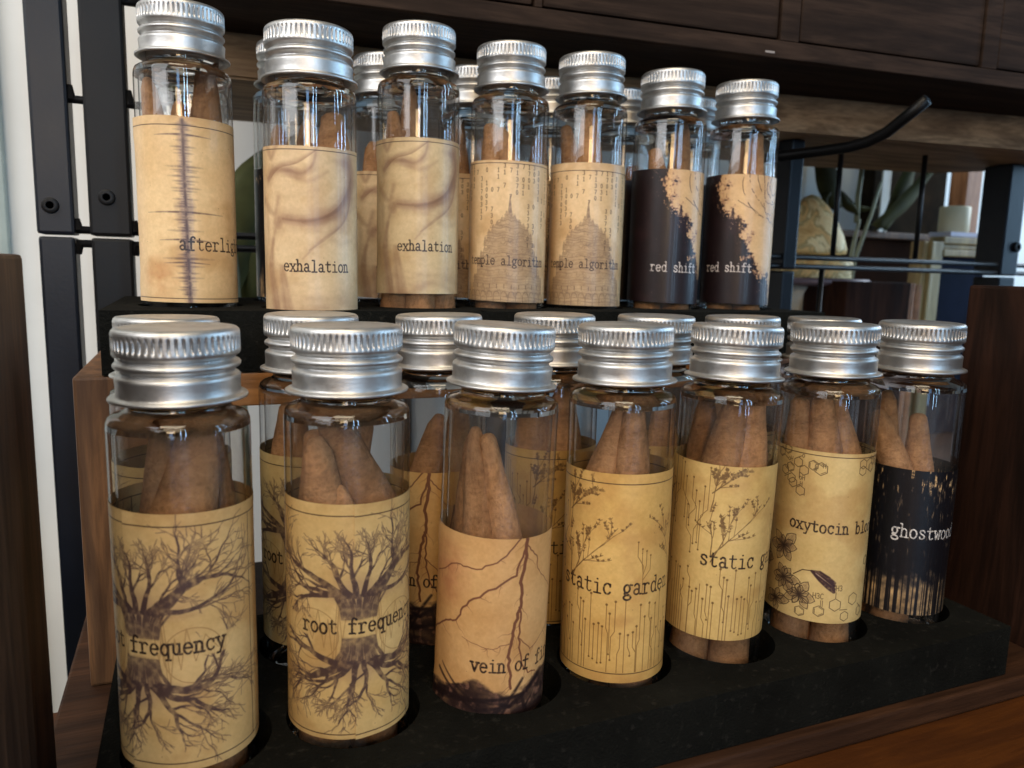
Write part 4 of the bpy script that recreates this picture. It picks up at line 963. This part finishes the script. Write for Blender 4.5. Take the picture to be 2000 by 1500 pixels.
# ------------------------------------------------------------------ wire shelving behind
shelf = empty('wire_shelf_frame', (-30, 262, -400), 'black metal shelving frame with square posts, bolts and wire grid behind the vials', 'shelf frame')
def post(x0, x1, mat, zc, z0, z1, y0=262, y1=273):
    p = part('post', box(x0, x1, y0, y1, z0, zc - .35, 0.9), mat, shelf); q = part('post', box(x0 - .2, x1 + .2, y0 - .3, y1 + .3, zc + .35, z1, 0.9), mat, shelf); return q
def bolt(x, y, z, r, par):
    bm = lathe([(0, -0.3), (r * .45, -.3), (r * .45, 1.1), (r * .62, 1.2), (r * .95, .9), (r, .3), (r, -.2)], 24)
    me = as_mesh('bolt', bm, M['steel'], True, 40); o = bpy.data.objects.new('bolt', me); COL.objects.link(o); o.parent = par
    o.location = Vector((x, y, z)) * S; o.rotation_euler = (math.pi / 2, 0, 0)
pA = post(-40.6, -31.2, M['bluesheen'], 6.8, -400, 200)
pB = post(-27.0, -15.9, M['steel'], 6.8, -400, 200)
bolt(-36.9, 261.4, 15.3, 2.3, pA); bolt(-22.2, 261.4, 18.4, 2.3, pB)
post(235, 241.6, M['bluesheen'], 3.0, -101, 57.5, 262, 272.6)
pD = post(372, 384, M['bluesheen'], 3.0, -101, 57.5, 262, 276)
bolt(381, 261.4, 17.6, 2.6, pD)
def wire(pts, r=1.15): part('wire', tube(pts, r, 10), M['steel'], shelf, smooth=True)
for z in (8.7, 4.7): wire([(-31, 264, z), (400, 264, z)], 1.2)
wire([(-31, 264, 46), (-5, 264, 46)]); wire([(-31, 264, 75), (-5, 264, 75)])
for x in (-8, ): wire([(x, 266, 9), (x, 266, 150)])
for x in (266.2, 317.4): wire([(x, 266, 9), (x, 266, 57.5)])
for x in (260.6, 204): wire([(x, 266, 4.6), (x, 266, -100)])
for x in (30, 75, 120, 165): wire([(x, 266, 4.6), (x, 266, -22)])
for z, zz in ((46, 50), (8.7, 12), (4.7, 1.5), (75, 79)): part('weld', tube([(-30.8, 264, zz), (-30.6, 264, z)], [1.0, 1.6], 8), M['steel'], shelf); part('weld', tube([(-15.6, 264, zz), (-15.2, 264, z)], [1.2, 1.7], 8), M['steel'], shelf)

hk = obj('display_hook', tube([(205, 264, 46.5), (216.7, 258, 47.6), (226.5, 238, 48.5), (231.5, 228, 49.2), (233.6, 221, 50.4), (234.8, 214, 52.8), (235.8, 207, 57.2), (236.9, 200, 61.8)], 2.1, 18), M['steel'], smooth=True)
tag(hk, 'black metal rod hook bending upwards to the right of the red shift vials', 'hook')

# ------------------------------------------------------------------ dark drawer cabinet above, turned a few degrees
a = math.radians(4.9)
cab = empty('drawer_cabinet', (90, 221.6, 72), 'dark stained wooden cabinet with a row of flush drawers above the vials', 'drawer cabinet', rot=(0, 0, -a))
def cpart(name, x0, x1, y0, y1, z0, z1, mat, bev=.5, par=cab):
    o = obj(name, box(x0, x1, y0, y1, z0, z1, bev), mat); o.parent = par; return o
cpart('bottom_panel', -96, 330, 1.5, 190, 0.0, 4.0, M['walnut'], .4)
cpart('bottom_rail', -96, 330, 0, 1.4, 0.0, 5.6, M['walnut'], .4)
for s in (8.4, 97.2, 184.2, -86): cpart('divider', s - 3.6 if s != 8.4 else s - 1.2, s + 3.6 if s != 8.4 else s + 1.2, 0.05, 20, 5.7, 70, M['walnut'], .3)
for x0, x1 in ((-81.8, 6.6), (10.0, 92.9), (101.5, 180.2), (188.4, 300)):
    cpart('drawer_front', x0, x1, 0.6, 16, 6.3, 60, M['walnut'], .8)
cpart('back_carcass', -96, 330, 21, 190, 4.1, 110, M['walnut'], .3)
ch = tag(obj('chipped_spot', box(0, 3.6, -.12, .1, 0, .7, .1), plain('bare_chip', (0.30, .26, .24), .7)), None, None); ch.parent = cab; ch.location = (88 * S, -.05 * S, 1.2 * S)

# weathered slab shelf under the cabinet
def slab(poly, z0, z1, name):
    bm = bmesh.new(); lo = [bm.verts.new((x * S, y * S, z0 * S)) for x, y in poly]; hi = [bm.verts.new((x * S, y * S, z1 * S)) for x, y in poly]
    bm.faces.new(lo[::-1]); bm.faces.new(hi); n = len(poly)
    for i in range(n): bm.faces.new((lo[i], lo[(i + 1) % n], hi[(i + 1) % n], hi[i]))
    bmesh.ops.bevel(bm, geom=[e for e in bm.edges if abs(e.verts[0].co.z - e.verts[1].co.z) < 1e-6], offset=0.0009, segments=3, affect='EDGES'); return bm
tag(obj('weathered_shelf_board', slab([(-5, 270), (217, 252.8), (345, 234.6), (400, 236), (396, 262), (388, 292), (375, 308), (300, 324), (150, 338), (-5, 347)], 57.8, 71.8, 's'), M['oak']), 'weathered grey-brown shelf board with a rounded corner directly beneath the drawer cabinet', 'shelf board')

# ------------------------------------------------------------------ things beyond the grid
tag(obj('dark_wooden_box', box(311.5, 357.4, 300, 330, -101, -1.3, .8), M['deepwood']), 'low dark red-brown wooden box behind the grid, left of the gilt frame', 'box')
cb = obj('brush_bundle', None or bpy.data.meshes.new('b'), None); bpy.data.objects.remove(cb)
bm = bmesh.new(); rr = random.Random(4)
for i in range(70):
    x = 358.6 + rr.uniform(0, 10.4); y = 303 + rr.uniform(0, 7); tube([(x, y, -101), (x + rr.uniform(-.4, .4), y, -50), (x + rr.uniform(-.6, .6), y, -1.5 - rr.uniform(0, 1.5))], [.55, .5, .35], 5, bm)
bb = obj('reed_bundle', bm, plain('copper_reed', (0.42, 0.25, 0.16), .5, var=.35, vs=90)); tag(bb, 'upright bundle of copper-brown reeds between the dark box and the gilt frame', 'reed bundle')

fr = empty('picture_frame', (430, 350, -101), 'gilt moulded picture frame with dark navy picture, standing behind the wire grid', 'picture frame')
for x0, x1, y0 in ((424.5, 428.5, 350), (428.7, 431.8, 347.5), (432.0, 440.6, 349)): part('side_moulding', box(x0, x1, y0, 360, -101, 24.5, .8), M['gold'], fr)
for z0, z1, y0 in ((23.4, 28.0, 349), (20.0, 23.3, 350.5), (15.5, 19.9, 348.6)): part('top_moulding', box(440.8, 485, y0, 360, z0, z1, .8), M['gold'], fr)
part('picture', box(440.8, 485, 353, 358, -101, 15.3, .2), M['navy'], fr)
tag(obj('folded_card', box(447, 482, 350, 366, 28.3, 31.2, .3), M['lilac']), 'pale lilac card lying flat on top of the gilt frame', 'card')
cnd = obj('candle', lathe([(0, 47.6), (6, 47.4), (8.6, 47.9), (9.1, 47.2), (9.15, 32.2), (8.8, 31.5), (0, 31.5)], 40), M['wax'], smooth=True); cnd.location = (461.5 * S, 360 * S, 0); tag(cnd, 'short cream pillar candle standing on the lilac card on the gilt frame', 'candle')
tag(obj('wooden_upright', box(519.5, 535, 398, 412, -101, 120, .8), wood('honey_wood', (0.20, .09, .04), (0.42, .21, .10), 'z', .5)), 'honey-brown wooden upright behind the candle', 'wooden post')
tag(obj('white_cloth_strip', slab([(462, 420), (470, 421), (474, 424), (466, 425)], 33, 120, 'c'), M['white']), 'narrow white cloth strip hanging behind the candle', 'cloth')
# brown side table behind
tb = empty('side_table', (450, 430, -101), 'brown side table behind the wire grid, left of the gilt frame', 'side table')
part('table_top', box(407, 560, 400, 440, 28, 32.8, 1), M['pine'], tb); part('apron', box(409, 556, 404, 436, -101, 27.8, 1), M['terra'], tb)
tag(obj('dark_wicker_panel', box(474, 552, 440, 452, 33.5, 140, 1.5), plain('dark_olive_weave', (0.020, .014, .008), .9, spec=.05, var=.5, vs=60)), 'dark olive-brown woven panel standing on the side table behind the plants', 'panel')
# amber stone dome on its stand
st = empty('marble_dome_ornament', (325, 340, -20), 'amber and cream marbled stone dome on a mauve disc and pale foot', 'ornament')
def rel(o): o.location = Vector(o.location); return o
dm = part('dome', lathe([(0, 46), (4, 44.5), (9.5, 39), (14.5, 31.5), (18.5, 23), (20.5, 16), (20.3, 13.4), (0, 13.4)], 48), M['stone'], st, True); dm.location = (321.5 * S, 340 * S, 0)
bd = part('band', lathe([(0, 9.8), (21.6, 9.8), (22.6, 8.5), (22.6, 5.5), (21.8, 2.5), (22.4, 0), (0, 0)], 48), M['stone'], st, True); bd.location = (324 * S, 340 * S, 0)
pl = part('disc', lathe([(0, -.2), (31, -.2), (32.3, -1.2), (32, -2.8), (27, -4.4), (0, -4.4)], 48), M['plate'], st, True); pl.location = (324 * S, 340 * S, 0)
ft = part('foot', lathe([(0, -4.6), (24, -4.6), (20, -14), (15, -26), (13, -60), (18, -101), (0, -101)], 48), M['white'], st, True); ft.location = (330 * S, 342 * S, 0)

def leaf_bm(base, mid, tip, wid, curl=3.0, bm=None, n=10):
    bm = bm or bmesh.new(); b, m_, t = Vector(base), Vector(mid), Vector(tip); L = []
    for i in range(n + 1):
        u = i / n; p = b * (1 - u) ** 2 + m_ * 2 * u * (1 - u) + t * u * u; d = ((m_ - b) * (1 - u) + (t - m_) * u).normalized(); s_ = d.cross(Vector((0, 1, 0.15))).normalized()
        w_ = wid * (math.sin(math.pi * min(1, u * .94 + .06)) ** .75) * (1.15 - .5 * u)
        row = []
        for v in (-1, -.5, 0, .5, 1):
            row.append(bm.verts.new((p + s_ * w_ * v + Vector((0, curl * abs(v) * abs(v) + .6 * math.sin(i * 1.4 + v * 2), 0))) * S))
        L.append(row)
    for a_, b_ in zip(L, L[1:]):
        for j in range(4): bm.faces.new((a_[j], a_[j + 1], b_[j + 1], b_[j]))
    return bm
pt = empty('leafy_plant', (385, 385, -101), 'tall plant with broad dark olive leaves and pale stems behind the wire grid', 'plant')
def lf(base, mid, tip, wid, mat='leaf', name='leaf', par=pt):
    o = part(name, leaf_bm(base, mid, tip, wid), M[mat], par, True); md = o.modifiers.new('thick', 'SOLIDIFY'); md.thickness = .0006
lf((378, 374, 44), (366, 372, 58), (350, 372, 92), 9); lf((374, 375, 54), (386, 374, 48), (392, 372, 40), 4.5); lf((372, 374, 56), (362, 372, 50), (364, 371, 40), 3.0)
lf((420, 384, 34), (452, 384, 50), (482, 386, 92), 6); lf((440, 396, 34), (462, 396, 60), (470, 398, 100), 8); lf((394, 378, 48), (400, 376, 42), (410, 374, 46), 2.2)
for pts in ([(392, 376, -101), (394, 376, -30), (391, 376, 10), (398, 378, 38)], [(386, 372, -101), (387, 372, -20), (392, 373, 12), (404, 374, 42), (412, 376, 62)], [(396, 378, 36), (391, 374, 52), (392, 373, 76)]):
    part('stem', tube(pts, [1.7, 1.6, 1.4, 1.0, .8][:len(pts)], 8), M['stem'], pt, True)
pg = empty('yellow_green_plant', (372, 352, -101), 'yellow-green strap leaf plant beside the marble dome', 'plant')
lf((352, 350, -101), (353, 350, -40), (366, 352, -2), 7, 'ygleaf', par=pg); lf((346, 352, -101), (352, 352, -50), (352, 354, -8), 6, 'ygleaf', par=pg)
# plant leaf seen between the afterlight and exhalation vials
pv = empty('green_leaf_plant', (30, 340, -101), 'plant with a broad dull green leaf between the afterlight and wide-capped vials', 'plant')
lf((14, 335, -14), (14, 333, 28), (40, 336, 52), 11, 'olive', par=pv); lf((22, 338, -16), (30, 336, 18), (52, 338, 44), 12, 'olive', par=pv)
part('stem', tube([(20, 336, -101), (18, 336, -30), (17, 336, 8), (22, 337, 34)], [1.6, 1.5, 1.2, .8], 8), M['stem'], pv, True)
# pale card seen low through the riser
tag(obj('white_card', slab([(109, 400), (128, 400), (128, 403), (109, 403)], -101, -68, 'c'), M['wall']), 'bright white card standing against the wall under the riser', 'card')
tag(obj('grey_strip', box(104.5, 108.5, 398, 402, -101, -60, .4), M['steel']), 'thin dark upright strip beside the white card under the riser', 'strip')
